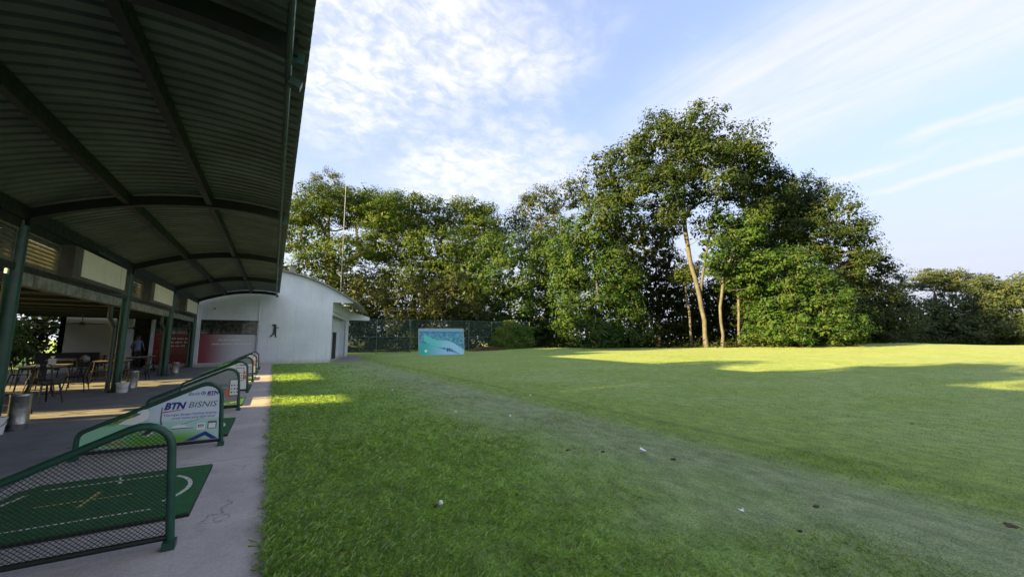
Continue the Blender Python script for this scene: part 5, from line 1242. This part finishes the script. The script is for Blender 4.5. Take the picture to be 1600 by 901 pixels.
ug = leaf_object('undergrowth', pos, nr, .26 * (.5 + rng.random(len(ci))), .5, leaf_dark, None, rng, 'stuff')
ug['label'] = 'low weeds and seedlings at the foot of the trees'; ug['category'] = 'undergrowth'
# ivy over the fence end, leaf litter heap at its foot
rng = np.random.default_rng(77)
iv = thing('ivy', 'green ivy hanging over the right end of the fence', 'climber', (F0.x, F0.y, 0.0), math.atan2(FD.y, FD.x))
n = 9000
cen = np.stack([17.0 + rng.random(n) * 5.0, rng.normal(size=n) * .16 - .12, 0.1 + 3.6 * rng.random(n) ** .8], 1)
xe = cen[:, 0]
topz = 3.15 + .45 * np.sin(xe * 1.7) + .3 * np.sin(xe * 4.3 + 1) + .15 * np.sin(xe * 9.1)
cen[:, 2] = .05 + rng.random(n) ** .85 * np.maximum(topz, .3) * np.clip((xe - 16.9) / .9, .25, 1) ** .5
cen[:, 1] = rng.normal(size=n) * .14 - .16 - .28 * np.abs(np.sin(xe * 2.3 + cen[:, 2] * 1.9)) - .12 * np.sin(cen[:, 2] * 4 + xe * 3)
cen[:, 0] += rng.normal(size=n) * .25
nr = rng.normal(size=(n, 3)) * .5 + np.array([0, -1, .4]); nr /= np.linalg.norm(nr, axis=1, keepdims=True)
leaf_object('foliage', cen, nr, .20 * (.6 + .8 * rng.random(n)), .7, leaf_ivy, iv, rng)
st = MB()
for q in range(14):
    x0 = 17.1 + q * .34; st.sweep([(x0, -.05, 0), (x0 + rng.normal() * .2, -.08, 1.4), (x0 + rng.normal() * .3, -.06, 3.2)], [.02, .015, .008], 4)
st.build('stems', bark, iv)
hp = thing('leaf_heap', 'low reddish brown heap of dry leaves at the foot of the fence', 'leaf heap', (21.0, 40.9, float(terr(21.0, 40.9))))
n = 1800; a = rng.random(n) * 6.283; rr_ = np.sqrt(rng.random(n))
cen = np.stack([rr_ * np.cos(a) * 2.6, rr_ * np.sin(a) * .8, .45 * (1 - rr_ ** 1.5) * rng.random(n) ** .3 + .02], 1)
nr = rng.normal(size=(n, 3)) * .5 + np.array([0, -.2, 1]); nr /= np.linalg.norm(nr, axis=1, keepdims=True)
leaf_object('dry_leaves', cen, nr, .16 * (.6 + .8 * rng.random(n)), .6, mat('dry_leaf', (0.16, 0.08, 0.04), 0.8, 0, .25, 8), hp, rng)

# ---------------------------------------------------------------- grass
rng = np.random.default_rng(5)
def grass_points(n, r0, r1, power):
    u = rng.random(n); p = 2 - power
    r = (r0 ** p + u * (r1 ** p - r0 ** p)) ** (1 / p)
    a = R(90 - 30.56) + (rng.random(n) - .5) * R(128)
    return np.stack([r * np.cos(a), r * np.sin(a)], 1), r
N = 520000
xy, r = grass_points(N, 1.6, 34.0, 1.55)
def vnoise(x, y, s, sd):
    g = np.random.default_rng(sd).random((64, 64)); x = x / s; y = y / s
    xi = np.floor(x).astype(int); yi = np.floor(y).astype(int); fx = x - xi; fy = y - yi; fx = fx * fx * (3 - 2 * fx); fy = fy * fy * (3 - 2 * fy)
    G_ = lambda i, j: g[i % 64, j % 64]
    return (G_(xi, yi) * (1 - fx) + G_(xi + 1, yi) * fx) * (1 - fy) + (G_(xi, yi + 1) * (1 - fx) + G_(xi + 1, yi + 1) * fx) * fy
ragged = -0.035 + 0.085 * vnoise(xy[:, 1], xy[:, 1] * 0 + 3.3, .16, 4) + 0.04 * vnoise(xy[:, 1], xy[:, 1] * 0 + 7.1, .6, 6)
keep = (xy[:, 0] > ragged) & (xy[:, 1] > -6) & ((xy[:, 1] < 28.35) | (xy[:, 0] > 7.4))
xy, r = xy[keep], r[keep]; n = len(xy)
X, Y = xy[:, 0], xy[:, 1]
nz = vnoise(X, Y, 1.2, 1) - .5 + .5 * (vnoise(X, Y, .35, 2) - .5)
lush = 1 / (1 + np.exp((X - 3.2 - 2.6 * nz) / .6))
stripz = np.exp(-((X - 5.75 - .3 * nz) / .4) ** 4)
hgt = (0.012 + 0.015 * lush + 0.008 * stripz) * (0.55 + .9 * rng.random(n)) * (1 + 0.5 * np.clip(nz, -.5, .6))
scale = np.clip(r / 5.0, 0.8, 5.0)
wid = (0.0030 + 0.0020 * lush) * scale * (0.7 + .6 * rng.random(n))
hgt = hgt * np.clip(scale, 1, 1.25)
az = rng.random(n) * 6.2832; lean = (0.7 + 1.5 * rng.random(n)) * (0.7 + .45 * lush)
Z = np.where(X < 0.045, 0.0262, terr(X, Y) - 0.004)
d = np.stack([np.cos(az), np.sin(az)], 1); s_ = np.stack([-np.sin(az), np.cos(az)], 1)
v = np.zeros((n, 4, 3), np.float32)
v[:, 0, :2] = xy - s_ * wid[:, None] * .5; v[:, 0, 2] = Z
v[:, 3, :2] = xy + s_ * wid[:, None] * .5; v[:, 3, 2] = Z
mid = xy + d * (hgt * lean * .9)[:, None]
tw = wid * .55
v[:, 2, :2] = mid + s_ * tw[:, None] * .3 + d * (hgt * .15)[:, None]; v[:, 2, 2] = Z + hgt
v[:, 1, :2] = mid - s_ * tw[:, None]; v[:, 1, 2] = Z + hgt * .62
go = quad_mesh('grass', v.reshape(-1, 3), n, grass_material(), None, 'stuff')
go['label'] = 'short green lawn grass, lush beside the path'; go['category'] = 'grass'
